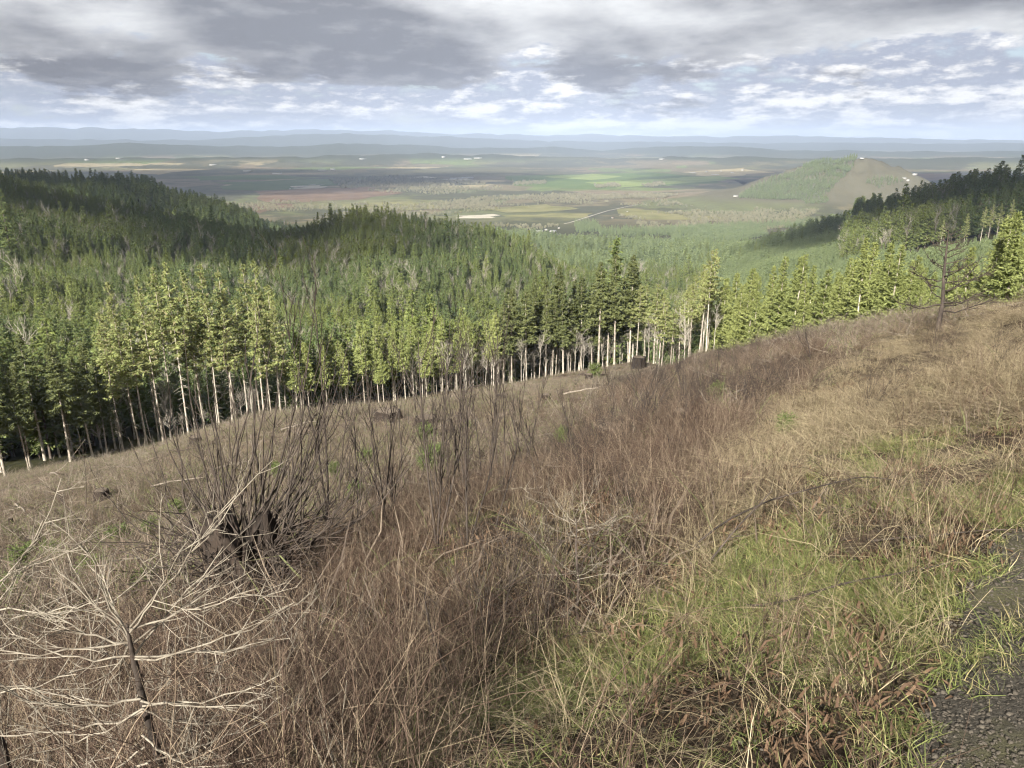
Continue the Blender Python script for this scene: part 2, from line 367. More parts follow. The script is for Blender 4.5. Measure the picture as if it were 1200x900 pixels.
# ------------------------------------------------------------------ mesh helpers
def mesh_of(name, V, Fs, mats, rnd=None, smooth_=False, midx=None):
    """V (n,3); Fs list of (k,m) int arrays of polygons with m corners"""
    me = bpy.data.meshes.new(name)
    V = np.asarray(V, np.float32)
    me.vertices.add(len(V)); me.vertices.foreach_set('co', V.ravel())
    Fs = [np.asarray(f, np.int32) for f in Fs if len(f)]
    loops = np.concatenate([f.ravel() for f in Fs]) if Fs else np.zeros(0, np.int32)
    sizes = np.concatenate([np.full(len(f), f.shape[1], np.int32) for f in Fs]) if Fs else np.zeros(0, np.int32)
    if len(sizes):
        me.loops.add(len(loops)); me.loops.foreach_set('vertex_index', loops)
        me.polygons.add(len(sizes))
        st = np.concatenate([[0], np.cumsum(sizes)[:-1]]).astype(np.int32)
        me.polygons.foreach_set('loop_start', st)
        try: me.polygons.foreach_set('loop_total', sizes)
        except Exception: pass
        if smooth_: me.polygons.foreach_set('use_smooth', np.ones(len(sizes), bool))
        if midx is not None: me.polygons.foreach_set('material_index', np.asarray(midx, np.int32))
    if rnd is not None:
        a = me.attributes.new('rnd', 'FLOAT', 'POINT'); a.data.foreach_set('value', np.asarray(rnd, np.float32))
    for m in (mats if isinstance(mats, (list, tuple)) else [mats]): me.materials.append(m)
    me.update(calc_edges=True); me.validate()
    return me
class MB:
    """collects pieces of one mesh"""
    def __init__(s): s.V = []; s.F3 = []; s.F4 = []; s.R = []; s.n = 0
    def add(s, V, F, rnd=0.5):
        V = np.asarray(V, float); F = np.asarray(F, int)
        s.V.append(V); (s.F3 if F.shape[1] == 3 else s.F4).append(F + s.n)
        s.R.append(np.full(len(V), rnd) if np.isscalar(rnd) else np.asarray(rnd)); s.n += len(V)
    def tube(s, P, rad, sides=4, rnd=0.5, cap=True):
        P = np.asarray(P, float); n = len(P); rad = np.broadcast_to(np.asarray(rad, float), (n,))
        T = np.gradient(P, axis=0); T /= np.linalg.norm(T, axis=1)[:, None] + 1e-9
        ref = np.array([0.31, 0.95, 0.07]) if abs(T[:, 1]).mean() < 0.8 else np.array([0.95, 0.1, 0.3])
        A = np.cross(T, ref); A /= np.linalg.norm(A, axis=1)[:, None] + 1e-9; B = np.cross(T, A)
        a = np.arange(sides) * 2 * math.pi / sides
        V = P[:, None] + rad[:, None, None] * (A[:, None] * np.cos(a)[None, :, None] + B[:, None] * np.sin(a)[None, :, None])
        i = np.arange(n - 1)[:, None] * sides; j = np.arange(sides)[None]; k = (j + 1) % sides
        F = np.stack([i + j, i + k, i + sides + k, i + sides + j], -1).reshape(-1, 4)
        s.add(V.reshape(-1, 3), F, rnd)
    def mesh(s, name, mats, smooth_=False):
        Fs = []
        if s.F3: Fs.append(np.concatenate(s.F3))
        if s.F4: Fs.append(np.concatenate(s.F4))
        return mesh_of(name, np.concatenate(s.V), Fs, mats, np.concatenate(s.R), smooth_)
def tag(o, label=None, cat=None, group=None, kind=None):
    if label: o['label'] = label
    if cat: o['category'] = cat
    if group: o['group'] = group
    if kind: o['kind'] = kind
    return o
def obj(name, me, parent=None, loc=None, rot=None, scale=None):
    o = bpy.data.objects.new(name, me); C.objects.link(o); o.parent = parent
    if loc is not None: o.location = loc
    if rot is not None: o.rotation_euler = rot
    if scale is not None: o.scale = (scale,) * 3 if np.isscalar(scale) else scale
    return o
def proto(me):
    return bpy.data.objects.new(me.name, me)      # never linked: only the source of scattered copies
def scatter(name, protos, X, Y, Zo=0.0, rot=None, scl=None, idx=None):
    """uncountable ground cover: one object, copies set on points by geometry nodes"""
    n = len(X); Z = H(X, Y) + Zo
    me = bpy.data.meshes.new(name); me.vertices.add(n)
    me.vertices.foreach_set('co', np.stack([X, Y, Z], 1).astype(np.float32).ravel())
    if rot is None: rot = np.stack([np.zeros(n), np.zeros(n), RNG.uniform(0, 6.283, n)], 1)
    if scl is None: scl = np.ones(n)
    if scl.ndim == 1: scl = np.stack([scl] * 3, 1)
    if idx is None: idx = RNG.integers(0, len(protos), n)
    a = me.attributes.new('rot', 'FLOAT_VECTOR', 'POINT'); a.data.foreach_set('vector', rot.astype(np.float32).ravel())
    a = me.attributes.new('scl', 'FLOAT_VECTOR', 'POINT'); a.data.foreach_set('vector', scl.astype(np.float32).ravel())
    a = me.attributes.new('idx', 'INT', 'POINT'); a.data.foreach_set('value', idx.astype(np.int32))
    o = bpy.data.objects.new(name, me); C.objects.link(o)
    ng = bpy.data.node_groups.new(name, 'GeometryNodeTree')
    ng.interface.new_socket('Geometry', in_out='INPUT', socket_type='NodeSocketGeometry')
    ng.interface.new_socket('Geometry', in_out='OUTPUT', socket_type='NodeSocketGeometry')
    gi = ng.nodes.new('NodeGroupInput'); go = ng.nodes.new('NodeGroupOutput')
    jn = ng.nodes.new('GeometryNodeJoinGeometry')
    for p in protos:
        oi = ng.nodes.new('GeometryNodeObjectInfo'); oi.inputs['Object'].default_value = p; oi.inputs['As Instance'].default_value = True
        ng.links.new(oi.outputs['Geometry'], jn.inputs[0])
    def na(nm, t):
        q = ng.nodes.new('GeometryNodeInputNamedAttribute'); q.data_type = t; q.inputs['Name'].default_value = nm
        return q.outputs['Attribute']
    ip = ng.nodes.new('GeometryNodeInstanceOnPoints')
    ng.links.new(gi.outputs[0], ip.inputs['Points']); ng.links.new(jn.outputs[0], ip.inputs['Instance'])
    ip.inputs['Pick Instance'].default_value = True
    ng.links.new(na('idx', 'INT'), ip.inputs['Instance Index'])
    er = ng.nodes.new('FunctionNodeEulerToRotation'); ng.links.new(na('rot', 'FLOAT_VECTOR'), er.inputs[0])
    ng.links.new(er.outputs[0], ip.inputs['Rotation']); ng.links.new(na('scl', 'FLOAT_VECTOR'), ip.inputs['Scale'])
    ng.links.new(ip.outputs[0], go.inputs[0])
    md = o.modifiers.new('scatter', 'NODES'); md.node_group = ng
    return o
def unit(v): return v / (np.linalg.norm(v, axis=-1, keepdims=True) + 1e-9)

#@@SETTING
# ------------------------------------------------------------------ ground sheet (one, out to the horizon)
def build_ground():
    th = np.concatenate([np.arange(-180, -43, 3.0), np.arange(-43, 43, 0.2), np.arange(43, 180.0, 3.0)]) * math.pi / 180
    lr = np.concatenate([np.arange(math.log(0.4), math.log(1500), 0.024), np.arange(math.log(1500), math.log(36000), 0.016)])
    r = np.exp(lr); nt_, nr = len(th), len(r)
    X = np.sin(th)[:, None] * r[None]; Y = np.cos(th)[:, None] * r[None]
    Z = H(X, Y)
    V = np.stack([X, Y, Z], -1).reshape(-1, 3)
    i = np.arange(nt_)[:, None]; j = np.arange(nr - 1)[None]; i2 = (i + 1) % nt_
    F = np.stack([i * nr + j, i2 * nr + j, i2 * nr + j + 1, i * nr + j + 1], -1).reshape(-1, 4)
    c = len(V); V = np.vstack([V, [[0, 0, Hs(0, 0.01)]]])
    F3 = np.stack([np.arange(nt_) * nr, np.full(nt_, c), ((np.arange(nt_) + 1) % nt_) * nr], -1)
    me = mesh_of('ground', V, [F[:, ::-1], F3], ground_mat(), None, True)
    e = edge_r(np.broadcast_to(th[:, None], X.shape)); rr = np.broadcast_to(r[None], X.shape)
    w = smooth(1.0, 1.12, rr / e + 0.08 * fbm(X / 9, Y / 9, 4, 3))
    a = me.attributes.new('wood', 'FLOAT', 'POINT'); a.data.foreach_set('value', np.append(w.ravel(), 0).astype(np.float32))
    tag(obj('ground', me), kind='structure')
build_ground()
# ------------------------------------------------------------------ conifers
def crown_mesh(name, mat, seed, h, base, rad, step, nbr, ntw, tw, droop=0.25, power=0.75, rough=0.25, lean=0.0, hang=0.5):
    """whorls of boughs; every bough carries flat sprays to both sides and hanging twigs"""
    g = np.random.default_rng(seed)
    zs = np.arange(base, h - 0.15, step)
    zs = np.repeat(zs, nbr) + g.normal(0, step * 0.35, len(zs) * nbr)
    keep = g.random(len(zs)) > 0.10; zs = np.clip(zs[keep], base * 0.9, h - 0.1); B = len(zs)
    f = np.clip((h - zs) / (h - base), 0.0, 1)
    L = rad * np.minimum(f ** power, 1.15 - 0.45 * f ** 4) * g.uniform(1 - rough * 1.5, 1 + rough, B) + 0.12
    phi = g.uniform(0, 2 * math.pi, B)
    pitch = 0.55 - 0.95 * np.minimum(f * 1.6, 1) * droop * 2.2 + g.normal(0, 0.10, B)
    s = (np.arange(ntw) + 0.6) / ntw
    S = s[None] * np.ones((B, 1)) + g.uniform(-0.5, 0.5, (B, ntw)) / ntw
    S = np.clip(S, 0.08, 1)
    d = np.stack([np.cos(phi), np.sin(phi), np.zeros(B)], 1)
    side = np.stack([-np.sin(phi), np.cos(phi), np.zeros(B)], 1)
    def axis(S_):
        along = L[:, None] * S_
        z = zs[:, None] + along * np.sin(pitch)[:, None] - droop * 0.35 * along * S_ + 0.12 * L[:, None] * S_ ** 3
        return d[:, None] * (along * np.cos(pitch)[:, None])[..., None] + np.array([0, 0, 1.0]) * z[..., None]
    A = axis(S)
    mb = MB()
    for sg in (-1, 1):
        tl = tw * (0.55 + 0.75 * np.sin(np.pi * np.clip(S * 0.9 + 0.08, 0, 1))) * (0.35 + 0.65 * (L / rad).clip(0.2, 1))[:, None] * g.uniform(0.7, 1.25, S.shape)
        ang = g.normal(0.95, 0.2, S.shape)
        dirv = d[:, None] * np.cos(ang)[..., None] + sg * side[:, None] * np.sin(ang)[..., None] + np.array([0, 0, 1.0]) * g.normal(-0.16, 0.32, S.shape)[..., None]
        tip = A + dirv * tl[..., None]
        wv = unit(np.cross(dirv, np.array([0, 0, 1.0]) + g.normal(0, 0.8, dirv.shape))) * (tl * 0.17)[..., None]
        mid = A + dirv * (tl * 0.45)[..., None] + np.array([0, 0, 1.0]) * (tl * 0.06)[..., None]
        V = np.stack([A, mid + wv, tip, mid - wv], 2).reshape(-1, 3)
        n = len(V) // 4; F = np.arange(n)[:, None] * 4 + np.array([[0, 1, 2, 3]])
        mb.add(V, F, np.repeat(g.random(n), 4))
    if hang > 0:     # hanging twigs give the bough depth
        tl = tw * hang * g.uniform(0.5, 1.2, S.shape) * (0.4 + 0.6 * (L / rad).clip(0.2, 1))[:, None]
        dv = d[:, None] * g.normal(0.25, 0.25, S.shape)[..., None] + side[:, None] * g.normal(0, 0.5, S.shape)[..., None] + np.array([0, 0, -0.85])
        w = (d[:, None] * 0.6 + side[:, None] * g.normal(0, 0.7, S.shape)[..., None]) * (tl * 0.28)[..., None]
        V = np.stack([A - w, A + w, A + dv * tl[..., None]], 2).reshape(-1, 3)
        n = len(V) // 3; mb.add(V, np.arange(n)[:, None] * 3 + np.array([[0, 1, 2]]), np.repeat(g.random(n), 3))
    # leader
    for k in range(8):
        z0 = h - 0.12 * h * k / 16; a = g.uniform(0, 6.28); q = 0.013 * h * (0.25 + k / 9)
        V = np.array([[0, 0, z0 + 0.012 * h], [math.cos(a) * q, math.sin(a) * q, z0 - 0.006 * h], [math.cos(a + 1) * q * .4, math.sin(a + 1) * q * .4, z0 - 0.012 * h]])
        mb.add(V, [[0, 1, 2]], g.random())
    if lean:
        for V in mb.V: V[:, 0] += lean * (V[:, 2] / h) ** 2 * h
    return mb.mesh(name, mat)
def trunk_mesh(name, mat, seed, h, r0, base, stubs=30, sides=7, lean=0.0, slen=1.0):
    g = np.random.default_rng(seed); mb = MB()
    z = np.linspace(0, h * 0.97, 12) ** 1.0; z[0] = -0.8
    wob = g.normal(0, 0.02, (12, 2)).cumsum(0) * h * 0.02
    P = np.column_stack([wob[:, 0] + lean * (np.maximum(z, 0) / h) ** 2 * h, wob[:, 1], z])
    rad = r0 * (1 - 0.93 * np.clip(z / h, 0, 1)) ** 0.9; rad[0] = r0 * 1.5; rad[1] *= 1.05
    mb.tube(P, rad, sides)
    for k in range(stubs):
        zz = g.uniform(0.12 * h, max(base * 1.2, 0.2 * h)); i = np.interp(zz, z, np.arange(12)); p0 = np.array([np.interp(zz, z, P[:, 0]), np.interp(zz, z, P[:, 1]), zz])
        a = g.uniform(0, 6.283); l = g.uniform(0.4, 1.6) * slen; dv = np.array([math.cos(a), math.sin(a), g.uniform(-0.35, 0.1)])
        mb.tube(np.array([p0, p0 + dv * l * 0.5, p0 + dv * l + [0, 0, -0.1 * l]]), [0.028, 0.02, 0.006], 3)
    return mb.mesh(name, mat, True)
def tree_kind(tname, n, seed, needle, barkm, **k):
    out = []
    for i in range(n):
        g = np.random.default_rng(seed + i); h = 1.0 * k['h']; base = k['base'] * h * g.uniform(0.82, 1.18)
        ln = g.normal(0, 0.012)
        out.append((trunk_mesh(tname + '_trunk', barkm, seed + i, h, k['r0'] * g.uniform(0.85, 1.15), base, k.get('stubs', 24), k.get('sides', 7), ln, k.get('slen', 1.0)),
                    crown_mesh(tname + '_crown', needle, seed * 3 + i, h, base, k['rad'] * g.uniform(0.85, 1.15), k['step'], k['nbr'], k['ntw'], k['tw'], k.get('droop', 0.25), k.get('power', 0.75), k.get('rough', 0.25), ln, k.get('hang', 0.5))))
    return out
KD = {
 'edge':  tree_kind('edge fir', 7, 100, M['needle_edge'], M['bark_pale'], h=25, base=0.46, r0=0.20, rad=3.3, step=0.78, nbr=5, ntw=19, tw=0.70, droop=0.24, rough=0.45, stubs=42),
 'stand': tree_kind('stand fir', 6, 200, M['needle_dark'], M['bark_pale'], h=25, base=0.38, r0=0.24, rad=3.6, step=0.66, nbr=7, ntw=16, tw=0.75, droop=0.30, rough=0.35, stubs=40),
 'slim':  tree_kind('slim fir', 6, 250, M['needle_young'], M['bark_pale'], h=25, base=0.40, r0=0.20, rad=3.0, step=0.8, nbr=6, ntw=12, tw=0.9, droop=0.22, rough=0.35, stubs=30),
 'young': tree_kind('young fir', 6, 300, M['needle_young'], M['bark_pale'], h=14, base=0.12, r0=0.15, rad=2.4, step=0.38, nbr=7, ntw=15, tw=0.46, droop=0.12, rough=0.25, stubs=16),
 'hill':  tree_kind('hill fir', 6, 400, M['needle_hill'], M['bark_dark'], h=15, base=0.10, r0=0.15, rad=2.4, step=0.7, nbr=6, ntw=6, tw=0.85, droop=0.12, rough=0.28, stubs=0, sides=5),
 'old':   tree_kind('old fir', 3, 500, M['needle_hill'], M['bark_dark'], h=34, base=0.12, r0=0.45, rad=4.6, step=0.9, nbr=6, ntw=8, tw=1.3, droop=0.3, rough=0.45, power=0.55, stubs=20),
}
NTREE = {}
def put_tree(kind, x, y, h, name, label, group, cat='tree', rz=None, width=1.0, var=None, tilt=0.0):
    K = KD[kind]; i = random.randrange(len(K)) if var is None else var % len(K)
    base = {'slim': 25, 'edge': 25, 'stand': 25, 'young': 14, 'hill': 15, 'old': 34, 'alder': 14}[kind]
    s = h / base
    e = tag(obj(name, None, None, (x, y, Hs(x, y) - 0.1), (tilt * math.sin(x), tilt, random.uniform(0, 6.283) if rz is None else rz), (s * width, s * width, s)), label, cat, group)
    e.empty_display_size = 0.5
    obj('trunk', K[i][0], e); obj('crown', K[i][1], e)
    NTREE[kind] = NTREE.get(kind, 0) + 1
    return e
def alder_kind(n, seed):
    out = []
    for i in range(n):
        g = np.random.default_rng(seed + i); h = 14.0
        mb = MB(); tb = MB()
        z = np.linspace(-0.6, h * 0.8, 9); P = np.column_stack([g.normal(0, 0.07, 9).cumsum(), g.normal(0, 0.07, 9).cumsum(), z])
        tb.tube(P, np.linspace(0.13, 0.04, 9), 6)
        def grow(p, d, l, r, lev):
            pts = [p]; dd = d.copy()
            for k in range(3):
                dd = unit(dd + g.normal(0, 0.13, 3) + [0, 0, 0.10]); pts.append(pts[-1] + dd * l / 3)
            mb.tube(pts, np.linspace(r, r * 0.45, 4), 3 if lev else 4)
            if lev < 2:
                for q in range(4 if lev == 0 else 3):
                    t = g.uniform(0.35, 1.0); k = min(int(t * 3), 2); pp = pts[k] + (pts[k + 1] - pts[k]) * (t * 3 - k)
                    grow(pp, unit(dd + g.normal(0, 0.55, 3)), l * g.uniform(0.4, 0.65), r * 0.5, lev + 1)
        for k in range(15):
            zz = g.uniform(0.35, 0.8) * h; p = np.array([np.interp(zz, z, P[:, 0]), np.interp(zz, z, P[:, 1]), zz]); a = g.uniform(0, 6.28)
            grow(p, unit(np.array([math.cos(a) * 0.7, math.sin(a) * 0.7, 0.9])), g.uniform(1.6, 3.4), 0.045, 0)
        out.append((tb.mesh('alder_trunk', M['bark_alder'], True), mb.mesh('alder_crown', M['bark_alder'])))
    return out
KD['alder'] = alder_kind(5, 900)

# trees along the edge of the clear-cut, from the left of the view to the right
PLACED = []
def clear(x, y, d):
    for a, b in PLACED:
        if (a - x) ** 2 + (b - y) ** 2 < d * d: return False
    PLACED.append((x, y)); return True
_ONES = ['', 'first', 'second', 'third', 'fourth', 'fifth', 'sixth', 'seventh', 'eighth', 'ninth', 'tenth', 'eleventh', 'twelfth', 'thirteenth', 'fourteenth', 'fifteenth', 'sixteenth', 'seventeenth', 'eighteenth', 'nineteenth']
_TENS = ['', '', 'twent', 'thirt', 'fort', 'fift', 'sixt', 'sevent', 'eight', 'ninet']
def ordinal(n):
    if n < 20: return _ONES[n]
    return _TENS[n // 10] + ('ieth' if n % 10 == 0 else 'y-' + _ONES[n % 10])
def row(n, u0, u1, d0, d1, kind, h0, h1, name, label, group, mind=2.6, width=(0.8, 1.15), tilt=0.045):
    k = 0; tries = 0; made = []
    while k < n and tries < n * 30:
        tries += 1
        u = random.uniform(u0, u1); th = th_of_u(u, 430); r = float(edge_r(th)) * 1.02 + random.uniform(d0, d1)
        x, y = at_ur(u, r)
        if not clear(x, y, mind): continue
        made.append((float(project(x, y, Hs(x, y))[0]), put_tree(kind, x, y, random.uniform(h0, h1) * (0.75 if 1075 < u < 1150 else 1.0), name, label, group, width=random.uniform(*width), tilt=random.uniform(-tilt, tilt)))); k += 1
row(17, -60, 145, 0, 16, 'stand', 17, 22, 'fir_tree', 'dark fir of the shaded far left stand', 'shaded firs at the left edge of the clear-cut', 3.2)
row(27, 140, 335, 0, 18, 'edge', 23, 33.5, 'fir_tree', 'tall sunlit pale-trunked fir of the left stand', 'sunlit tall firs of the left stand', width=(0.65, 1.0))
row(50, 335, 590, 0, 20, 'slim', 12, 19, 'fir_tree', 'slim fir between left and middle stands', 'slim firs along the middle of the clear-cut edge')
row(38, 590, 745, 0, 20, 'stand', 18, 28, 'fir_tree', 'tall dark fir of the middle stand', 'tall firs of the middle stand')
row(22, 735, 830, 0, 20, 'edge', 14, 20, 'fir_tree', 'yellow-green fir between middle stand and gap', 'firs at the right end of the middle stand')
row(38, 838, 925, 20, 75, 'young', 10.5, 16, 'fir_tree', 'bushy fir just right of the gap', 'bushy firs beside the gap', 2.4)
row(56, 915, 1010, 22, 85, 'young', 10.5, 16, 'fir_tree', 'bushy fir between gap and bare larch', 'bushy young firs below the brow', 2.6)
row(84, 1005, 1240, 22, 80, 'young', 9, 14, 'fir_tree', 'young fir behind the bare larch', 'young firs behind the bare larch', 2.4)
row(34, 480, 700, -1, 9, 'alder', 8, 13, 'alder_tree', 'leafless alder before the middle stand', 'leafless alders of the middle stand', 1.6)
row(14, 700, 840, -1, 12, 'alder', 9, 13, 'alder_tree', 'leafless alder right of the middle stand', 'leafless alders right of the middle stand', 1.6)
row(12, 120, 330, -1, 9, 'alder', 6, 10, 'alder_tree', 'leafless sapling under the left stand', 'leafless saplings under the left stand', 1.6)
x, y = at_ur(716, 196); put_tree('old', x, y, 36, 'old_fir_tree', 'tallest broad fir standing out of the middle stand', 'old firs')
for u, r, h, lab in ((18, 430, 40, 'tall ragged old fir rising over the left hill skyline'), (92, 520, 27, 'second old fir on the left hill crest'),
                     (160, 600, 26, 'old fir with thin top on the left hill crest'), (228, 560, 23, 'broad old fir on the shoulder of left hill'),
                     (305, 560, 24, 'lone taller fir above the left hill saddle'), (296, 470, 21, 'pale-topped old fir half way up left hill'),
                     (440, 520, 18, 'round-topped taller fir on the left knoll')):
    x, y = at_ur(u, r); put_tree('old', x, y, h, 'old_fir_tree', lab, 'old firs', width=0.8)
for u, du, n in ((1128, 0, 1), (1147, 0, 1), (1156, 0, 1), (1166, 0, 1), (1178, 0, 1), (1100, 0, 1)):   # remnant pale trunks on the right skyline
    x, y = at_ur(u, 600 + random.uniform(-8, 8)); put_tree('edge', x, y, random.uniform(22, 30), 'fir_tree', 'bare-trunked fir left standing on the far right ridge', 'remnant firs on the right ridge', width=0.9)

# ------------------------------------------------------------------ the forest on the hills: a mass of trees, the nearest of them one by one
def jitter_grid(x0, x1, y0, y1, d):
    gx, gy = np.meshgrid(np.arange(x0, x1, d), np.arange(y0, y1, d))
    X = gx.ravel() + RNG.uniform(-0.42, 0.42, gx.size) * d; Y = gy.ravel() + RNG.uniform(-0.42, 0.42, gx.size) * d
    return X, Y
def view_sector(X, Y, margin=0.10, rmin=0, rmax=1e9):
    r = np.hypot(X, Y); th = np.arctan2(X, Y)
    return (np.abs(th) < R(35.5) + margin) & (r > rmin) & (r < rmax)
def merged(kind, mat_n, i, nm):
    t, c = KD[kind][i]
    def grab(me):
        V = np.zeros(len(me.vertices) * 3, np.float32); me.vertices.foreach_get('co', V)
        L = np.zeros(len(me.loops), np.int32); me.loops.foreach_get('vertex_index', L)
        S = np.zeros(len(me.polygons), np.int32); me.polygons.foreach_get('loop_start', S)
        T = np.zeros(len(me.polygons), np.int32); me.polygons.foreach_get('loop_total', T)
        F = [np.stack([L[S[T == k] + q] for q in range(k)], 1) for k in (3, 4) if (T == k).any()]
        rn = np.full(len(me.vertices), 0.5, np.float32)
        if 'rnd' in me.attributes: me.attributes['rnd'].data.foreach_get('value', rn)
        return V.reshape(-1, 3), F, rn
    V1, F1, r1 = grab(c); V2, F2, r2 = grab(t)
    Fs = F1 + [f + len(V1) for f in F2]; mi = np.concatenate([np.zeros(sum(len(f) for f in F1)), np.ones(sum(len(f) for f in F2))])
    return proto(mesh_of(nm, np.vstack([V1, V2]), Fs, [mat_n, M['bark_dark']], np.concatenate([r1, r2]), False, mi))
X, Y = jitter_grid(-720, 860, 90, 1000, 3.5)
r = np.hypot(X, Y); th = np.arctan2(X, Y); e = edge_r(th)
k = view_sector(X, Y) & (r > e * 1.02 + 17) & (r < 900)
k &= ~((r < e + 100) & (th > th_of_u(838, 380)))                       # young firs stand there already
clr = (th > th_of_u(1060, 260)) & (r > 545) & (r < 640)                # a logged strip on the right ridge
k &= ~clr
gap = (fbm(X / 30, Y / 30, 33, 3) > 0.62); k &= ~gap
X, Y, r, th = X[k], Y[k], r[k], th[k]
# spacing widens with distance
keep = RNG.random(len(X)) < np.where(r < 420, 1.0, np.clip(1.0 - (r - 420) / 1100, 0.55, 1))
X, Y, r, th = X[keep], Y[keep], r[keep], th[keep]
hgt = 14.0 * (1 + 0.7 * fbm(X / 60, Y / 60, 51, 3)) * RNG.uniform(0.62, 1.22, len(X))
right = (th > th_of_u(830, 300)); low = right & (th < th_of_u(985, 280))
hgt = np.where(right & (r < 640), hgt * 0.62, hgt); hgt = np.where(right & ~low & (r >= 640), hgt * 1.75, hgt); hgt = np.where(low & (r >= 640), hgt * 0.8, hgt)
hgt = np.where((r < 330) & ~right, hgt * 1.12, hgt)
order = np.argsort(-(hgt / r))
sel = []
for i in order:
    u_, v_, f_ = project(X[i], Y[i], H(X[i:i+1], Y[i:i+1])[0] + hgt[i])
    if 0 < u_ < 1200 and v_ < (470 if u_ < 560 else 360): sel.append(i)
    if len(sel) >= 60: break
for i in sel:
    lab = 'conical fir in the first rows behind the left stand' if X[i] < 0 else 'conical fir in the first rows behind the right-hand trees'
    put_tree('hill', X[i], Y[i], hgt[i], 'fir_tree', lab, 'first rows left' if X[i] < 0 else 'first rows right')
m = np.ones(len(X), bool); m[sel] = False; yp = m & right & ((r < 640) | low); m &= ~yp
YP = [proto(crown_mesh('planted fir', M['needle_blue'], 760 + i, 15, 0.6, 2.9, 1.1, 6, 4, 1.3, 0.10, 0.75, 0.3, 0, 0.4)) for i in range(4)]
o = scatter('young_plantation', YP, X[yp], Y[yp], -0.1, None, hgt[yp] / 15)
tag(o, 'paler young fir plantation on the right-hand slope', 'forest', kind='stuff')
HP = [merged('hill', M['needle_hill'], i, 'hill fir') for i in range(6)]
def blob_tree(i, mat, conic=False):
    g = np.random.default_rng(800 + i); n = 170
    d = unit(g.normal(0, 1, (n, 3))); q = d * (g.random(n) ** 0.4)[:, None] * np.array([4.6, 4.6, 5.5]) + [0, 0, 7.0]
    a = unit(g.normal(0, 1, (n, 3)) + [0, 0, 0.8]); b = unit(np.cross(a, g.normal(0, 1, (n, 3))))
    s = g.uniform(0.8, 2.0, n)[:, None]
    V = np.stack([q - b * s * 0.45, q + b * s * 0.45, q + a * s * 1.3], 1).reshape(-1, 3)
    return proto(mesh_of('bare tree', V, [np.arange(n)[:, None] * 3 + np.array([[0, 1, 2]])], mat, np.repeat(g.random(n), 3)))
BT = [blob_tree(i, M['wood_bare']) for i in range(4)]
hm = hgt[m] * np.where(RNG.random(m.sum()) < 0.02, 1.45, 1.0); im = RNG.integers(0, 6, m.sum())
bt = (RNG.random(m.sum()) < np.where(fbm(X[m] / 45, Y[m] / 45, 57, 3) > 0.52, 0.10, 0.0015)); im = np.where(bt, 6, im); hm = np.where(bt, hm * 0.85, hm)
o = scatter('hillside_forest', HP + [merged('alder', M['bark_alder'], 0, 'bare tree')], X[m], Y[m], -0.1, None, np.stack([hm / 15 * RNG.uniform(0.75, 1.15, m.sum())] * 2 + [hm / 15], 1), im)
tag(o, 'dense green fir plantation covering the hills', 'forest', kind='stuff')
def low_fir(i, mat):
    return proto(crown_mesh('far fir', mat, 700 + i, 16, 1.2, 2.9, 1.5, 6, 3, 1.7, 0.12, 0.75, 0.3, 0, 0.4))
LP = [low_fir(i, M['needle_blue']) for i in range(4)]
X, Y = jitter_grid(-1700, 1900, 600, 2300, 8.0)
r = np.hypot(X, Y); th = np.arctan2(X, Y)
k = view_sector(X, Y, 0.06, 900, 2300) & (H(X, Y) > VALLEY + 22)
k &= ~((fbm(X / 90, Y / 90, 81, 3) > 0.30) & (r > 1000))
X, Y, r = X[k], Y[k], r[k]
hg = 17 * (1 + 0.9 * fbm(X / 120, Y / 120, 52, 3)) * RNG.uniform(0.6, 1.35, len(X)); hg = np.where((np.arctan2(X, Y) > th_of_u(1000, 250)), hg * 1.5, hg)
hg = np.where((np.arctan2(X, Y) < th_of_u(300, 230)), hg * 1.3, hg)
tx = np.arctan2(X, Y); dk = (tx < th_of_u(300, 230)) | (tx > th_of_u(1000, 240))
o = scatter('dark_ridge_forest', HP, X[dk], Y[dk], -0.2, None, np.stack([hg[dk] / 15 * 1.3] * 2 + [hg[dk] / 15], 1))
tag(o, 'dark fir forest along the far left and right ridges', 'forest', kind='stuff')
X, Y, hg = X[~dk], Y[~dk], hg[~dk]
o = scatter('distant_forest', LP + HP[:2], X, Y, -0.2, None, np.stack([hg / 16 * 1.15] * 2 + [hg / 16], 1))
tag(o, 'fir forest on the lower hills down to the valley', 'forest', kind='stuff')

# ------------------------------------------------------------------ the valley: fields, woods, farms, a road
def plain(name, a, b, sc_=0.02, rough=0.95):
    m, nt, p = new_mat(name); g = nd(nt, 'ShaderNodeNewGeometry')
    n = noise(nt, g.outputs['Position'], sc_, 6, 0.65); nt.links.new(mixc(nt, sstep(nt, n, 0.3, 0.7), a, b), p.inputs['Base Color'])
    p.inputs['Roughness'].default_value = rough; p.inputs['Specular IOR Level'].default_value = 0.05
    return m
FM = {'green': plain('winter wheat', (0.075, 0.115, 0.035), (0.105, 0.140, 0.045), 0.006), 'lime': plain('young grass crop', (0.15, 0.19, 0.06), (0.20, 0.235, 0.085), 0.008),
      'straw': plain('stubble', (0.24, 0.20, 0.115), (0.34, 0.285, 0.17), 0.01), 'olive': plain('pasture', (0.125, 0.125, 0.050), (0.20, 0.185, 0.085), 0.012),
      'brown': plain('ploughed earth', (0.105, 0.072, 0.048), (0.165, 0.115, 0.078), 0.01), 'dull': plain('dull grassland', (0.075, 0.075, 0.042), (0.12, 0.11, 0.062), 0.01),
      'pale': plain('wet pale stubble', (0.34, 0.31, 0.25), (0.45, 0.42, 0.35), 0.01)}
def flat_at(u, v, z=VALLEY):
    th = th_of_u(u, v); t = t_of_v(v, th); r_ = (CAM_Z - z) / max(t, 1e-3)
    return r_ * math.sin(th), r_ * math.cos(th)
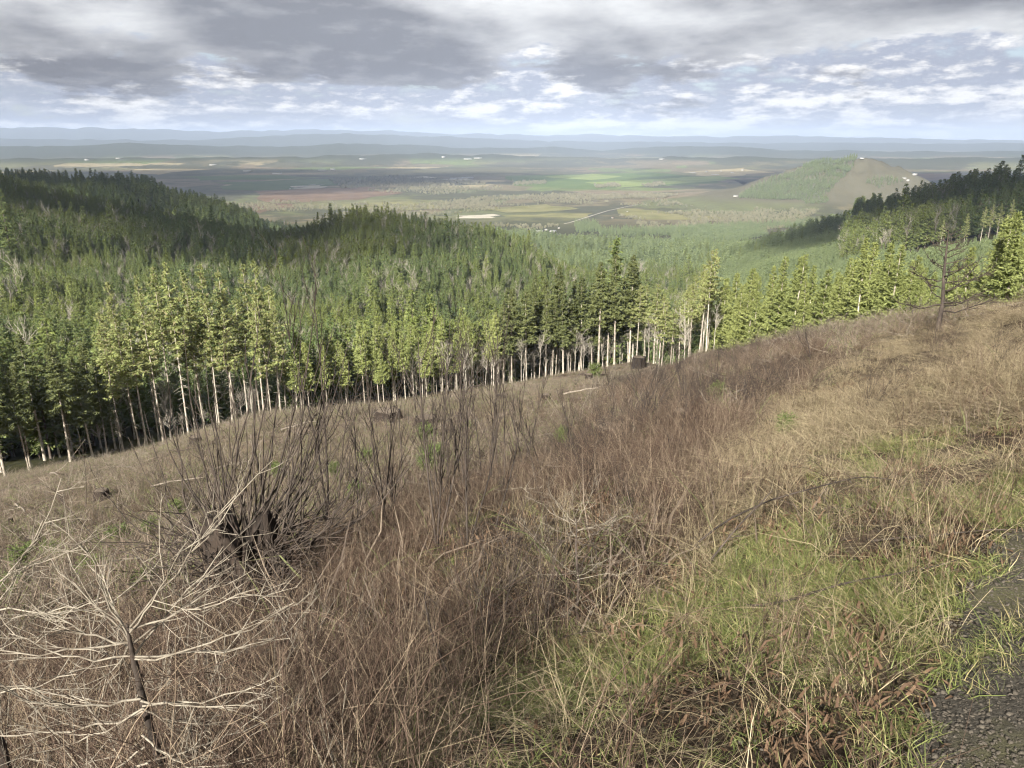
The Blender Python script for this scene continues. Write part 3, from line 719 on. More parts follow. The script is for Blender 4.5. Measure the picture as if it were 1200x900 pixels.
FIELDS = [  # picture corners of each field on the level valley floor; pale ones also stand in for sunlit strips
 ('green', [(590,206),(760,202),(838,208),(842,214),(700,222),(600,218)]), ('lime', [(640,207),(700,204),(730,207),(690,211)]), ('lime', [(690,214),(830,207),(842,211),(720,221)]),
 ('green', [(250,214),(380,210),(400,216),(330,226),(262,222)]), ('green', [(215,207),(330,205),(350,209),(240,212)]),
 ('brown', [(30,183),(130,178),(190,186),(150,194),(40,196)]), ('straw', [(150,197),(240,192),(262,197),(190,205),(150,204)]), ('straw', [(0,199),(60,196),(70,200),(0,204)]),
 ('brown', [(300,224),(430,219),(478,226),(420,234),(310,238)]), ('brown', [(290,240),(330,238),(340,244),(300,250)]), ('dull', [(120,186),(300,182),(310,190),(200,192)]),
 ('olive', [(590,252),(690,250),(700,262),(610,264)]), ('straw', [(596,262),(640,258),(690,265),(700,280),(600,280)]), ('olive', [(720,246),(900,240),(930,252),(740,262)]),
 ('straw', [(700,268),(780,266),(800,274),(720,278)]), ('olive', [(560,244),(640,240),(680,246),(590,250)]), ('dull', [(760,226),(860,222),(900,232),(780,238)]),
 ('straw', [(800,202),(870,197),(900,202),(840,208)]), ('lime', [(790,208),(850,206),(862,210),(800,213)]), ('dull', [(850,214),(880,210),(890,222),(850,226)]),
 ('brown', [(1040,204),(1110,203),(1120,210),(1050,213)]), ('olive', [(400,240),(480,236),(520,244),(420,250)]), ('pale', [(520,210),(548,208),(552,211),(524,213)]),
 ('pale', [(345,219),(380,216),(388,219),(350,222)]), ('pale', [(460,209),(500,207),(506,209),(466,211)]), ('pale', [(535,254),(575,252),(580,255),(540,257)]), ('dull', [(430,200),(600,196),(620,203),(450,208)]),
]
for n, (c, pts) in enumerate(FIELDS):
    g = np.random.default_rng(n + 50); P = np.array([flat_at(u, v) for u, v in pts])
    Q = []
    for i in range(len(P)):                                           # edges subdivided and a little crooked
        for t in (0, 0.33, 0.66): q = P[i] + (P[(i + 1) % len(P)] - P[i]) * t; Q.append(q + g.normal(0, 0.006, 2) * np.hypot(*q))
    Q = np.array(Q); cen = Q.mean(0); V = np.vstack([np.column_stack([Q, np.full(len(Q), VALLEY + 0.8 + 0.05 * n)]), [[*cen, VALLEY + 0.8 + 0.05 * n]]])
    nq = len(Q); F = np.stack([np.arange(nq), (np.arange(nq) + 1) % nq, np.full(nq, nq)], 1)
    tag(obj('field', mesh_of('field', V, [F], FM[c])), kind='structure')
rp = np.array([flat_at(u, v) for u, v in [(600,272),(640,268),(668,262),(690,255),(712,248),(735,243),(760,239)]]); rp = np.column_stack([np.interp(np.linspace(0, 6, 40), range(7), rp[:, i]) for i in (0, 1)])
T = unit(np.gradient(rp, axis=0)); Nn = np.column_stack([-T[:, 1], T[:, 0]]) * 3.0
V = np.vstack([np.column_stack([rp + Nn, np.full(40, VALLEY + 3)]), np.column_stack([rp - Nn, np.full(40, VALLEY + 3)])])
F = np.stack([np.arange(39), np.arange(39) + 1, np.arange(39) + 41, np.arange(39) + 40], 1)
tag(obj('valley_road', mesh_of('valley_road', V, [F], plain('pale gravel road', (0.30, 0.28, 0.24), (0.36, 0.34, 0.30)))), kind='structure')
# bare woods and hedgerows
WOODS = [  # picture outlines of bare woods on the valley floor, spacing
 ([(470,242),(560,232),(650,229),(760,229),(850,236),(960,240),(960,246),(840,246),(700,240),(600,244),(520,252),(440,258),(420,250)], 13),
 ([(700,230),(860,232),(960,236),(960,241),(820,239),(700,236)], 12), ([(720,252),(900,247),(960,250),(940,258),(820,258),(740,259)], 12), ([(380,254),(440,246),(500,250),(470,266),(390,266)], 12),
 ([(385,211),(470,208),(560,214),(590,222),(500,230),(400,222)], 20), ([(570,268),(640,263),(660,267),(600,276)], 11), ([(260,240),(330,236),(420,240),(470,238),(470,242),(340,248),(280,248)], 14),
 ([(600,214),(640,212),(640,216),(600,218)], 20), ([(696,218),(722,216),(728,219),(700,222)], 14), ([(752,217),(772,214),(782,217),(760,220)], 14), ([(745,262),(900,256),(960,262),(900,272),(760,276)], 12),
 
]
WX, WY = [], []
for pts, d in WOODS:
    P = np.array([flat_at(u, v) for u, v in pts]); a, b = P.min(0), P.max(0)
    X, Y = jitter_grid(a[0], b[0], a[1], b[1], d); kk = in_poly(X, Y, P) & (RNG.random(len(X)) < 0.8) & (fbm(X / 150, Y / 150, 91, 3) < 0.20) & (H(X, Y) < VALLEY + 8)
    WX.append(X[kk]); WY.append(Y[kk])
WX = np.concatenate(WX); WY = np.concatenate(WY); far_ = np.hypot(WX, WY)
o = scatter('valley_woods', BT, WX, WY, -1.0, None, RNG.uniform(0.35, 1.05, len(WX)) * (1 + 0.5 * fbm(WX / 60, WY / 60, 93, 3)) * np.clip(far_ / 3200, 0.9, 2.2))
tag(o, 'bare winter woods and hedgerows across the valley floor', 'woodland', kind='stuff')
CW = [([(672,264),(700,262),(704,272),(676,274)], 9), ([(700,271),(800,270),(900,264),(960,262),(950,267),(860,270),(790,277),(704,277)], 9), ([(782,270),(880,266),(900,276),(860,284),(790,286)], 9), ([(862,233),(880,222),(900,211),(940,197),(985,186),(1004,186),(992,205),(972,226),(940,236)], 7.5), ([(1010,214),(1040,208),(1060,214),(1030,222)], 11), ([(940,236),(968,232),(972,238),(944,240)], 9)]
CX, CY = [], []
for pts, d in CW:
    P = np.array([ground_at(u, v) for u, v in pts]); a, b = P.min(0), P.max(0)
    X, Y = jitter_grid(a[0], b[0], a[1], b[1], d); kk = in_poly(X, Y, P) & (RNG.random(len(X)) < 0.9); CX.append(X[kk]); CY.append(Y[kk])
CX = np.concatenate(CX); CY = np.concatenate(CY)
o = scatter('valley_firs', LP, CX, CY, -0.3, None, RNG.uniform(0.6, 1.25, len(CX)))
tag(o, 'belts of firs on the valley floor and lone hill', 'woodland', kind='stuff')
# farm buildings
WALL = plain('pale painted siding', (0.32, 0.30, 0.27), (0.44, 0.42, 0.38), 0.5); ROOF = plain('pale metal roof', (0.28, 0.28, 0.29), (0.42, 0.42, 0.42), 0.5, 0.5); ROOFD = plain('brown roof', (0.16, 0.12, 0.10), (0.22, 0.17, 0.14), 0.5)
def house_meshes(w, d, h, rh):
    a, b = w / 2, d / 2
    V = [(-a,-b,-1),(a,-b,-1),(a,b,-1),(-a,b,-1),(-a,-b,h),(a,-b,h),(a,b,h),(-a,b,h),(-a,0,h+rh),(a,0,h+rh)]
    wall = mesh_of('wall', V, [[(0,1,5,4),(1,2,6,5),(2,3,7,6),(3,0,4,7)], [(4,8,7),(5,6,9)]], WALL)
    e = 0.6; V = [(-a-e,-b-e,h-0.35),(a+e,-b-e,h-0.35),(a+e,0,h+rh+0.1),(-a-e,0,h+rh+0.1),(a+e,b+e,h-0.35),(-a-e,b+e,h-0.35)]
    V += [(x, y, z + 0.3) for x, y, z in V]
    F = [(6,7,8,9),(9,8,10,11),(1,0,3,2),(2,3,5,4),(0,1,7,6),(4,5,11,10),(1,2,8,7),(2,4,10,8),(3,0,6,9),(5,3,9,11)]
    return wall, mesh_of('roof', V, [F], ROOF), mesh_of('roof', V, [F], ROOFD)
HM = [house_meshes(14, 9, 4, 3), house_meshes(34, 14, 5, 4), house_meshes(60, 12, 3.5, 2.5)]
HSEEN = {}
def house(u, v, k, rz, label, group, dark=False, s=1.0):
    HSEEN[label] = HSEEN.get(label, 0) + 1
    x, y = ground_at(u, v); e = tag(obj('farm_building', None, None, (x, y, Hs(x, y)), (0, 0, rz), s * 0.48), label, 'building', group)
    obj('wall', HM[k][0], e); obj('roof', HM[k][2 if dark else 1], e)
for i, (u, v, k) in enumerate([(632,272,1),(640,270,0),(648,272,1),(622,270,0),(655,268,0),(612,275,2)]): house(u, v, k, 0.3 * i, 'white farm building in the farmyard beside the dark fir clump', 'farmyard by the fir clump', i == 3)
for i, (u, v, k) in enumerate([(690,264,0),(718,256,0),(735,249,0)]): house(u, v, k, 0.5 * i, 'small white house beside the pale valley road', 'houses on the valley road', i == 1)
for i, (u, v, k) in enumerate([(812,203,2),(828,202,1),(845,201,1),(858,203,1),(838,205,2),(870,200,1)]): house(u, v, k, 0.7 * i, 'pale barn in the sunlit cluster left of the lone hill', 'barns left of the lone hill', False, 1.6)
for i, (u, v) in enumerate([(1010,187)]): house(u, v, 1, 0.4 * i, 'white house on the crest of the lone hill', 'houses on the lone hill', False, 0.9)
for i, (u, v, k) in enumerate([(862,231,1),(868,229,0),(874,232,0),(898,231,0)]): house(u, v, k, 0.4 * i, 'small house at the foot of the lone hill', 'houses at foot of the lone hill', i == 2)
for i, (u, v, k) in enumerate([(352,220,2),(366,217,2),(358,219,1),(340,222,0)]): house(u, v, k, 0.2 * i, 'long white shed on the brown field at left', 'sheds on the brown field', False, 1.2)
for i, (u, v, k) in enumerate([(290,201,2),(325,204,2),(378,200,2),(390,199,1),(250,194,2),(102,188,1),(140,186,2)]): house(u, v, k, 0.15 * i, 'far white shed in the shaded left half of the valley', 'far sheds in the valley', False, 2.2)
for i, (u, v, k) in enumerate([(560,186,2),(548,187,2),(535,210,2),(548,209,2),(776,187,2),(425,187,2),(520,185,1)]): house(u, v, k, 0.15 * i, 'tiny far white shed in the hazy middle of the valley', 'tiny far sheds', False, 2.6)
for i, (u, v) in enumerate([(1058,210),(1072,206),(1064,213)]): house(u, v, 1, 0.4 * i, 'white building beyond the dark right-hand ridge', 'buildings beyond the right ridge', False, 1.3)

# ------------------------------------------------------------------ air over the valley
def build_haze():
    a, b, z0, z1 = 37000, 37000, VALLEY - 12, 420
    V = [(-a,-b,z0),(a,-b,z0),(a,b,z0),(-a,b,z0),(-a,-b,z1),(a,-b,z1),(a,b,z1),(-a,b,z1)]
    F = [(0,3,2,1),(4,5,6,7),(0,1,5,4),(1,2,6,5),(2,3,7,6),(3,0,4,7)]
    m = bpy.data.materials.new('valley haze'); m.use_nodes = True; nt = m.node_tree; nt.nodes.clear()
    pv = nd(nt, 'ShaderNodeVolumePrincipled'); pv.inputs['Color'].default_value = (0.62, 0.75, 1.0, 1); pv.inputs['Density'].default_value = 5.8e-5
    pv.inputs['Anisotropy'].default_value = 0.0
    o = nd(nt, 'ShaderNodeOutputMaterial'); nt.links.new(pv.outputs[0], o.inputs['Volume'])
    tag(obj('haze', mesh_of('haze', V, [F], m)), 'thin blue haze over the valley', 'haze', kind='stuff')
build_haze()

# ------------------------------------------------------------------ broken cloud overhead, whose shadows lie on the hills and the valley
def build_clouds():
    import bmesh
    bm = bmesh.new(); bmesh.ops.create_icosphere(bm, subdivisions=3, radius=1); V0 = np.array([v.co[:] for v in bm.verts]); F0 = np.array([[v.index for v in f.verts] for f in bm.faces]); bm.free()
    mb = MB(); g = np.random.default_rng(3000); HC = 1000.0
    off = sun_dir / sun_dir[2]
    for gx, gy, gz, ax, ay, n in ((-340, 600, -60, 330, 260, 30), (-820, 1280, -60, 420, 330, 48), (590, 800, -60, 300, 260, 60), (-1750, 4900, VALLEY, 1700, 1350, 46), (2300, 4700, VALLEY, 1300, 1250, 40)):
        c = np.array([gx, gy, gz]) + off * (HC - gz)
        for k in range(n):
            a = g.uniform(0, 6.283); q = math.sqrt(g.random()); s_ = (0.30 + 0.25 * g.random()) * (1.05 - 0.4 * q)
            p = c + np.array([q * math.cos(a) * ax, q * math.sin(a) * ay, 0])
            W = V0 * np.array([ax * s_, ay * s_, min(ax, ay) * s_ * 0.35])
            d = fbm(W[:, 0] / 90 + k * 3.1, W[:, 1] / 90 + W[:, 2] / 60, 500 + k, 4)
            mb.add(p + W * (1 + 0.22 * d)[:, None], F0, 0.5)
    m, nt, p = new_mat('cloud'); p.inputs['Base Color'].default_value = (0.9, 0.9, 0.9, 1); p.inputs['Roughness'].default_value = 1.0
    tr = nd(nt, 'ShaderNodeBsdfTransparent'); mx = nd(nt, 'ShaderNodeMixShader'); mx.inputs[0].default_value = 0.78
    nt.links.new(p.outputs[0], mx.inputs[1]); nt.links.new(tr.outputs[0], mx.inputs[2]); nt.links.new(mx.outputs[0], nt.nodes['Material Output'].inputs['Surface'])
    tag(obj('clouds', mb.mesh('clouds', m, True)), 'broken grey cumulus overhead', 'clouds', kind='stuff')
build_clouds()
# ------------------------------------------------------------------ foreground: grass, brambles and scrub (stuff)
def blades(mb, g, n, spread, l0, l1, w0, w1, lean0, lean1, bend, bias=None, seg=3):
    a = g.uniform(0, 6.283, n); rr = spread * np.sqrt(g.random(n))
    B = np.stack([rr * np.cos(a), rr * np.sin(a), np.full(n, -0.02)], 1)
    L = g.uniform(l0, l1, n); W = g.uniform(w0, w1, n)
    ph = g.uniform(0, 6.283, n) if bias is None else g.normal(bias[0], bias[1], n)
    le = g.uniform(lean0, lean1, n)
    hd = np.stack([np.cos(ph), np.sin(ph), np.zeros(n)], 1)
    D = hd * np.sin(le)[:, None] + np.array([0, 0, 1.0]) * np.cos(le)[:, None]
    S = np.stack([-np.sin(ph), np.cos(ph), np.zeros(n)], 1) + g.normal(0, 0.35, (n, 3)); S = unit(S)
    bd = bend * g.uniform(0.2, 1.6, n); kink = g.normal(0, 0.10, (n, seg + 1, 3))
    ts = np.linspace(0, 1, seg + 1); pts = []
    for i, t in enumerate(ts):
        p = B + D * (L * t)[:, None] + hd * (L * bd * 0.6 * t * t)[:, None] - np.array([0, 0, 1.0]) * (L * bd * 0.75 * t ** 2.2)[:, None] + kink[:, i] * (L * t)[:, None]
        p[:, 2] = np.maximum(p[:, 2], 0.004 + 0.02 * g.random(n)) if i else p[:, 2]
        w = (W * (1 - 0.85 * t ** 1.5))[:, None] * S * 0.5
        pts += [p - w, p + w]
    V = np.stack(pts, 1).reshape(-1, 3); k = 2 * (seg + 1)
    q = np.array([[2 * i, 2 * i + 1, 2 * i + 3, 2 * i + 2] for i in range(seg)])
    F = (np.arange(n)[:, None, None] * k + q[None]).reshape(-1, 4)
    mb.add(V, F, np.repeat(g.random(n), k))
def wiry(mb, g, n, spread, l0, l1, r, lean, arch, ntw=4, sides=3):
    for _ in range(n):
        a = g.uniform(0, 6.283); q = spread * math.sqrt(g.random()); p = np.array([q * math.cos(a), q * math.sin(a), -0.03])
        L = g.uniform(l0, l1); ph = g.uniform(0, 6.283); le = abs(g.normal(0, lean)); hd = np.array([math.cos(ph), math.sin(ph), 0])
        d = hd * math.sin(le) + np.array([0, 0, math.cos(le)]); P = []; x = p; rn = g.random()
        for i in range(6):
            P.append(x); d = unit(d + g.normal(0, 0.10, 3) + hd * arch * i / 10 - np.array([0, 0, arch * i / 7])); x = x + d * L / 5; x[2] = max(x[2], 0.01)
        mb.tube(P, np.linspace(r, r * 0.4, 6) * g.uniform(0.6, 1.4), sides, rn)
        for k in range(ntw):
            t = g.uniform(0.25, 1) * 4.9; i = int(t); pp = P[i] + (P[i + 1] - P[i]) * (t - i) if i < 5 else P[5]
            dd = unit(P[min(i + 1, 5)] - P[i] + 1e-6) * 0.5 + g.normal(0, 0.5, 3); dd = unit(dd); l = L * g.uniform(0.12, 0.35)
            mb.tube([pp, pp + dd * l * 0.5, pp + dd * l + [0, 0, 0.04 * l]], [r * 0.45, r * 0.35, r * 0.2], 3, rn)
def pset_(name, seed, n, mat, fn):
    out = []
    for i in range(n):
        mb = MB(); fn(mb, np.random.default_rng(seed + i)); out.append(proto(mb.mesh(name, mat)))
    return out
P_STRAW = pset_('straw tuft', 1100, 6, M['straw'], lambda mb, g: blades(mb, g, 50, 0.12, 0.15, 0.55, 0.0016, 0.0038, 0.05, 0.95, 0.7))
P_MAT = pset_('straw mat', 1120, 6, M['straw'], lambda mb, g: blades(mb, g, 60, 0.22, 0.25, 0.7, 0.002, 0.005, 0.8, 1.45, 0.5, (g.normal(3.6, 0.3), 0.75)))
P_STALK = pset_('dry stalks', 1140, 5, M['straw'], lambda mb, g: blades(mb, g, 4, 0.18, 0.3, 0.8, 0.0022, 0.004, 0.0, 0.55, 0.25))
P_GREEN = pset_('grass tuft', 1160, 6, M['grass'], lambda mb, g: blades(mb, g, 44, 0.09, 0.05, 0.20, 0.0026, 0.0058, 0.2, 1.3, 0.6))
P_BRAM = pset_('bramble', 1180, 6, M['bramble'], lambda mb, g: wiry(mb, g, 9, 0.22, 0.45, 1.15, 0.0028, 0.45, 0.55, 4))
P_SHRUB = pset_('thicket shrub', 1270, 6, M['twig_dark'], lambda mb, g: wiry(mb, g, 17, 0.10, 0.5, 1.25, 0.0042, 0.42, 0.12, 5))
P_THICK = pset_('brown stems', 1200, 5, M['bramble'], lambda mb, g: (blades(mb, g, 50, 0.26, 0.25, 0.8, 0.0018, 0.004, 0.0, 0.9, 0.25), wiry(mb, g, 3, 0.2, 0.4, 0.9, 0.0022, 0.4, 0.3, 5)))
P_SLASH = pset_('slash', 1260, 5, M['twig_grey'], lambda mb, g: wiry(mb, g, 7, 0.45, 0.3, 1.1, 0.007, 1.4, 0.1, 2))
P_PALE = pset_('pale twigs', 1290, 5, M['twig_pale'], lambda mb, g: wiry(mb, g, 6, 0.14, 0.35, 0.8, 0.0030, 0.85, 0.08, 5))
P_LITTER = pset_('dead leaves', 1220, 4, M['fern'], lambda mb, g: blades(mb, g, 60, 0.24, 0.02, 0.06, 0.006, 0.016, 0.6, 1.5, 0.5, None, 2))
P_HEATH = pset_('scrub', 1240, 6, M['heath'], lambda mb, g: (blades(mb, g, 70, 0.5, 0.12, 0.5, 0.006, 0.016, 0.1, 1.3, 0.5, None, 2), wiry(mb, g, 3, 0.3, 0.3, 0.8, 0.005, 0.7, 0.3, 3)))
def rock(i):
    g = np.random.default_rng(1300 + i); import bmesh
    bm = bmesh.new(); bmesh.ops.create_icosphere(bm, subdivisions=1, radius=1); V = np.array([v.co[:] for v in bm.verts]); F = np.array([[v.index for v in f.verts] for f in bm.faces]); bm.free()
    V = V * g.uniform(0.5, 1.2, (len(V), 1)) * [1.25, 0.95, 0.55]
    return proto(mesh_of('stone chip', V, [F], M['pebble'], g.random(len(V))))
P_ROCK = [rock(i) for i in range(6)]

# picture outlines of the ground cover
Z_GRAVEL = [(1052,1100),(1066,900),(1096,800),(1128,710),(1170,640),(1260,560),(1700,480),(1700,1100)]
Z_GREEN = [(420,1100),(460,900),(480,830),(560,780),(700,740),(800,690),(900,610),(960,560),(1010,520),(1100,500),(1260,480),(1500,460),(1500,560),(1250,600),(1150,700),(1100,820),(1060,920),(1060,1100)]
Z_STRAW = [(780,700),(800,640),(850,560),(900,490),(960,440),(1040,400),(1120,380),(1200,345),(1400,330),(1500,470),(1200,490),(1050,505),(960,560),(900,620),(830,690)]
Z_BRAM = [(-200,1100),(-200,760),(150,770),(300,740),(400,660),(500,600),(620,540),(700,480),(760,430),(860,400),(1000,390),(960,440),(900,490),(850,560),(800,640),(790,700),(700,760),(600,810),(500,880),(450,1100)]
def bands(spec):
    xs, ys = [], []
    for r0, r1, d in spec:
        A = R(82) * (r1 * r1 - r0 * r0) / 2; n = int(A * d)
        r_ = np.sqrt(RNG.uniform(r0 * r0, r1 * r1, n)); t_ = RNG.uniform(-R(41), R(41), n)
        xs.append(r_ * np.sin(t_)); ys.append(r_ * np.cos(t_))
    X = np.concatenate(xs); Y = np.concatenate(ys)
    k = np.hypot(X, Y) < edge_r(np.arctan2(X, Y)) * 1.06
    X, Y = X[k], Y[k]; u, v, f = project(X, Y, H(X, Y))
    j = 26
    u = u + j * 1.6 * fbm(X * 1.3, Y * 1.3, 201, 3); v = v + j * fbm(X * 1.3, Y * 1.3, 207, 3)
    return X, Y, u, v
def lay(name, protos, spec, wfun, s0, s1, label, cat='grass', tilt=0.12, zo=0.0, grow=0.0):
    X, Y, u, v = bands(spec); w = wfun(X, Y, u, v); k = RNG.random(len(X)) < w
    X, Y = X[k], Y[k]; n = len(X); r_ = np.hypot(X, Y)
    s = RNG.uniform(s0, s1, n) * (1 + grow * np.log1p(r_ / 10))
    rot = np.stack([RNG.normal(0, tilt, n), RNG.normal(0, tilt, n), RNG.uniform(0, 6.283, n)], 1)
    o = scatter(name, protos, X, Y, zo, rot, s); tag(o, label, cat, kind='stuff'); return n
inz = lambda u, v, z: in_poly(u, v, z)
CNT = {}
def patch(X, Y, s, seed, a, b): return smooth(a, b, fbm(X / s, Y / s, seed, 3))
def w_straw(X, Y, u, v):
    w = np.full(len(X), 0.0); st = inz(u, v, Z_STRAW); gr = inz(u, v, Z_GREEN); br = inz(u, v, Z_BRAM); gv = inz(u, v, Z_GRAVEL)
    w[~(st | gr | br | gv)] = 0.05; w[br] = 0.08; w[gr] = 0.10; w[st] = 1.0; w[gv] = 0.0
    out = ~(st | gr | br | gv); w[out] = 0.04 + 0.5 * patch(X, Y, 6, 303, 0.12, 0.35)[out]
    lowl = br & (v > 760) & (u < 620); w[lowl] = 0.16
    return w * (0.35 + 0.65 * patch(X, Y, 1.1, 301, -0.25, 0.25))
CNT['straw'] = lay('dry_grass', P_STRAW, [(0.9, 6, 55), (6, 14, 30), (14, 40, 7), (40, 150, 1.2)], w_straw, 0.65, 1.2, 'dry straw-coloured grass tufts over the slope', grow=0.10)
def w_mat(X, Y, u, v):
    st = inz(u, v, Z_STRAW); gr = inz(u, v, Z_GREEN); w = np.where(st, 1.0, np.where(gr, 0.30, 0.03)); w[inz(u, v, Z_GRAVEL)] = 0.01
    return w * (0.25 + 0.75 * patch(X, Y, 1.6, 311, -0.2, 0.25))
X_, Y_, u_, v_ = bands([(0.9, 6, 45), (6, 14, 24), (14, 45, 7)]); k = RNG.random(len(X_)) < w_mat(X_, Y_, u_, v_); X_, Y_ = X_[k], Y_[k]; n = len(X_)
o = scatter('matted_grass', P_MAT, X_, Y_, 0.02, np.stack([RNG.normal(0, .1, n), RNG.normal(0, .1, n), RNG.normal(0.0, 0.5, n)], 1), RNG.uniform(0.55, 1.05, n) * np.where(np.hypot(X_, Y_) < 5, 0.7, 1.0)); tag(o, 'flattened pale straw lying down the bank', 'grass', kind='stuff'); CNT['mat'] = n
def w_stalk(X, Y, u, v):
    near_ = np.where(np.hypot(X, Y) < 4, 0.2, 0.8)
    w = np.where(inz(u, v, Z_GRAVEL), 0.03, np.where(inz(u, v, Z_STRAW), 0.8, np.where(inz(u, v, Z_GREEN), 0.3, np.where(inz(u, v, Z_BRAM), 0.35, 0.2)))); return w * near_
CNT['stalk'] = lay('dry_stalks', P_STALK, [(0.9, 6, 9), (6, 14, 6), (14, 45, 1.4), (45, 120, 0.1)], w_stalk, 0.6, 1.15, 'thin dry stalks standing above the grass')
def w_green(X, Y, u, v):
    gr = inz(u, v, Z_GREEN); gv = inz(u, v, Z_GRAVEL); st = inz(u, v, Z_STRAW); br = inz(u, v, Z_BRAM)
    w = np.where(gr, 1.0, np.where(gv, 0.05, np.where(st, 0.12, np.where(br, 0.05, 0.05))))
    p = patch(X, Y, 0.75, 321, -0.22, 0.28)
    return w * np.where(gv, patch(X, Y, 0.35, 322, 0.02, 0.35) * 2, 0.05 + 0.80 * p)
CNT['green'] = lay('green_grass', P_GREEN, [(0.9, 6, 330), (6, 14, 130), (14, 40, 8), (40, 120, 0.6)], w_green, 0.5, 1.05, 'short green winter grass on the near bank', grow=0.15)
def w_bram(X, Y, u, v):
    w = np.where(inz(u, v, Z_BRAM), 1.0, np.where(inz(u, v, Z_STRAW), 0.16, np.where(inz(u, v, Z_GREEN), 0.05, 0.22))); w[inz(u, v, Z_GRAVEL)] = 0
    return w * (0.06 + 0.94 * patch(X, Y, 1.7, 331, -0.28, 0.22))
CNT['bram'] = lay('bramble', P_BRAM, [(1.2, 6, 20), (6, 14, 15), (14, 45, 5), (45, 150, 0.45)], w_bram, 0.45, 0.95, 'tangled brown bramble stems across the slope', 'bramble')
CNT['thick'] = lay('brown_stems', P_THICK, [(1.0, 6, 60), (6, 14, 40), (14, 45, 10), (45, 150, 0.35)], w_bram, 0.45, 1.0, 'fine brown dead weed stems across the slope', 'weeds', grow=0.05)
Z_THICKET = [(640,560),(680,480),(730,430),(800,405),(900,395),(980,400),(930,450),(870,500),(800,560),(700,590)]
def w_shrub(X, Y, u, v):
    w = np.where(inz(u, v, Z_BRAM), 0.5, np.where(inz(u, v, Z_STRAW), 0.10, np.where(inz(u, v, Z_GREEN) | inz(u, v, Z_GRAVEL), 0.0, 0.12))); w = np.where(inz(u, v, Z_THICKET), 1.0, w)
    return w * (0.1 + 0.9 * patch(X, Y, 2.6, 351, -0.2, 0.25))
CNT['shrub'] = lay('thicket', P_SHRUB, [(3, 8, 3.4), (8, 20, 3.2), (20, 60, 1.7), (60, 150, 0.06)], w_shrub, 0.45, 0.95, 'dark leafless brush thickets on the slope', 'brush')
CNT['pale'] = lay('pale_twigs', P_PALE, [(1.3, 4.5, 9), (4.5, 9, 2.5)], lambda X, Y, u, v: np.where(inz(u, v, [(-250,640),(60,620),(220,640),(330,720),(420,800),(430,1100),(-250,1100)]), 1.0, np.where(inz(u, v, Z_BRAM), 0.06, 0.0)) * (0.2 + 0.8 * patch(X, Y, 0.8, 361, -0.2, 0.2)), 0.6, 1.15, 'tangled pale dead twigs in the lower left corner', 'twigs')
def w_lit(X, Y, u, v): return np.where(inz(u, v, Z_GRAVEL), 0.0, np.where(inz(u, v, Z_GREEN), 0.5, 0.8))
CNT['litter'] = lay('leaf_litter', P_LITTER, [(0.9, 6, 30), (6, 16, 12)], w_lit, 0.6, 1.2, 'dead brown leaves and bracken on the ground', 'leaves')
def w_heath(X, Y, u, v):
    w = np.where(inz(u, v, Z_BRAM), 0.25, np.where(inz(u, v, Z_STRAW) | inz(u, v, Z_GREEN) | inz(u, v, Z_GRAVEL), 0.02, 1.0)); return w * (0.3 + 0.7 * patch(X, Y, 5, 341, -0.3, 0.2))
CNT['heath'] = lay('clearcut_scrub', P_HEATH, [(4, 12, 5), (12, 40, 3.2), (40, 100, 1.3), (100, 200, 0.7)], w_heath, 0.35, 1.5, 'low grey-brown scrub and slash covering the clear-cut', 'scrub', grow=0.12)
CNT['slash'] = lay('slash', P_SLASH, [(12, 40, 0.5), (40, 100, 0.28), (100, 190, 0.16)], lambda X, Y, u, v: np.where(inz(u, v, Z_STRAW) | inz(u, v, Z_GREEN) | inz(u, v, Z_GRAVEL), 0.0, np.where(inz(u, v, Z_BRAM), 0.4, 1.0)), 0.5, 1.3, 'grey logging slash and broken sticks on the clear-cut', 'slash', 0.2, 0.03, 0.2)
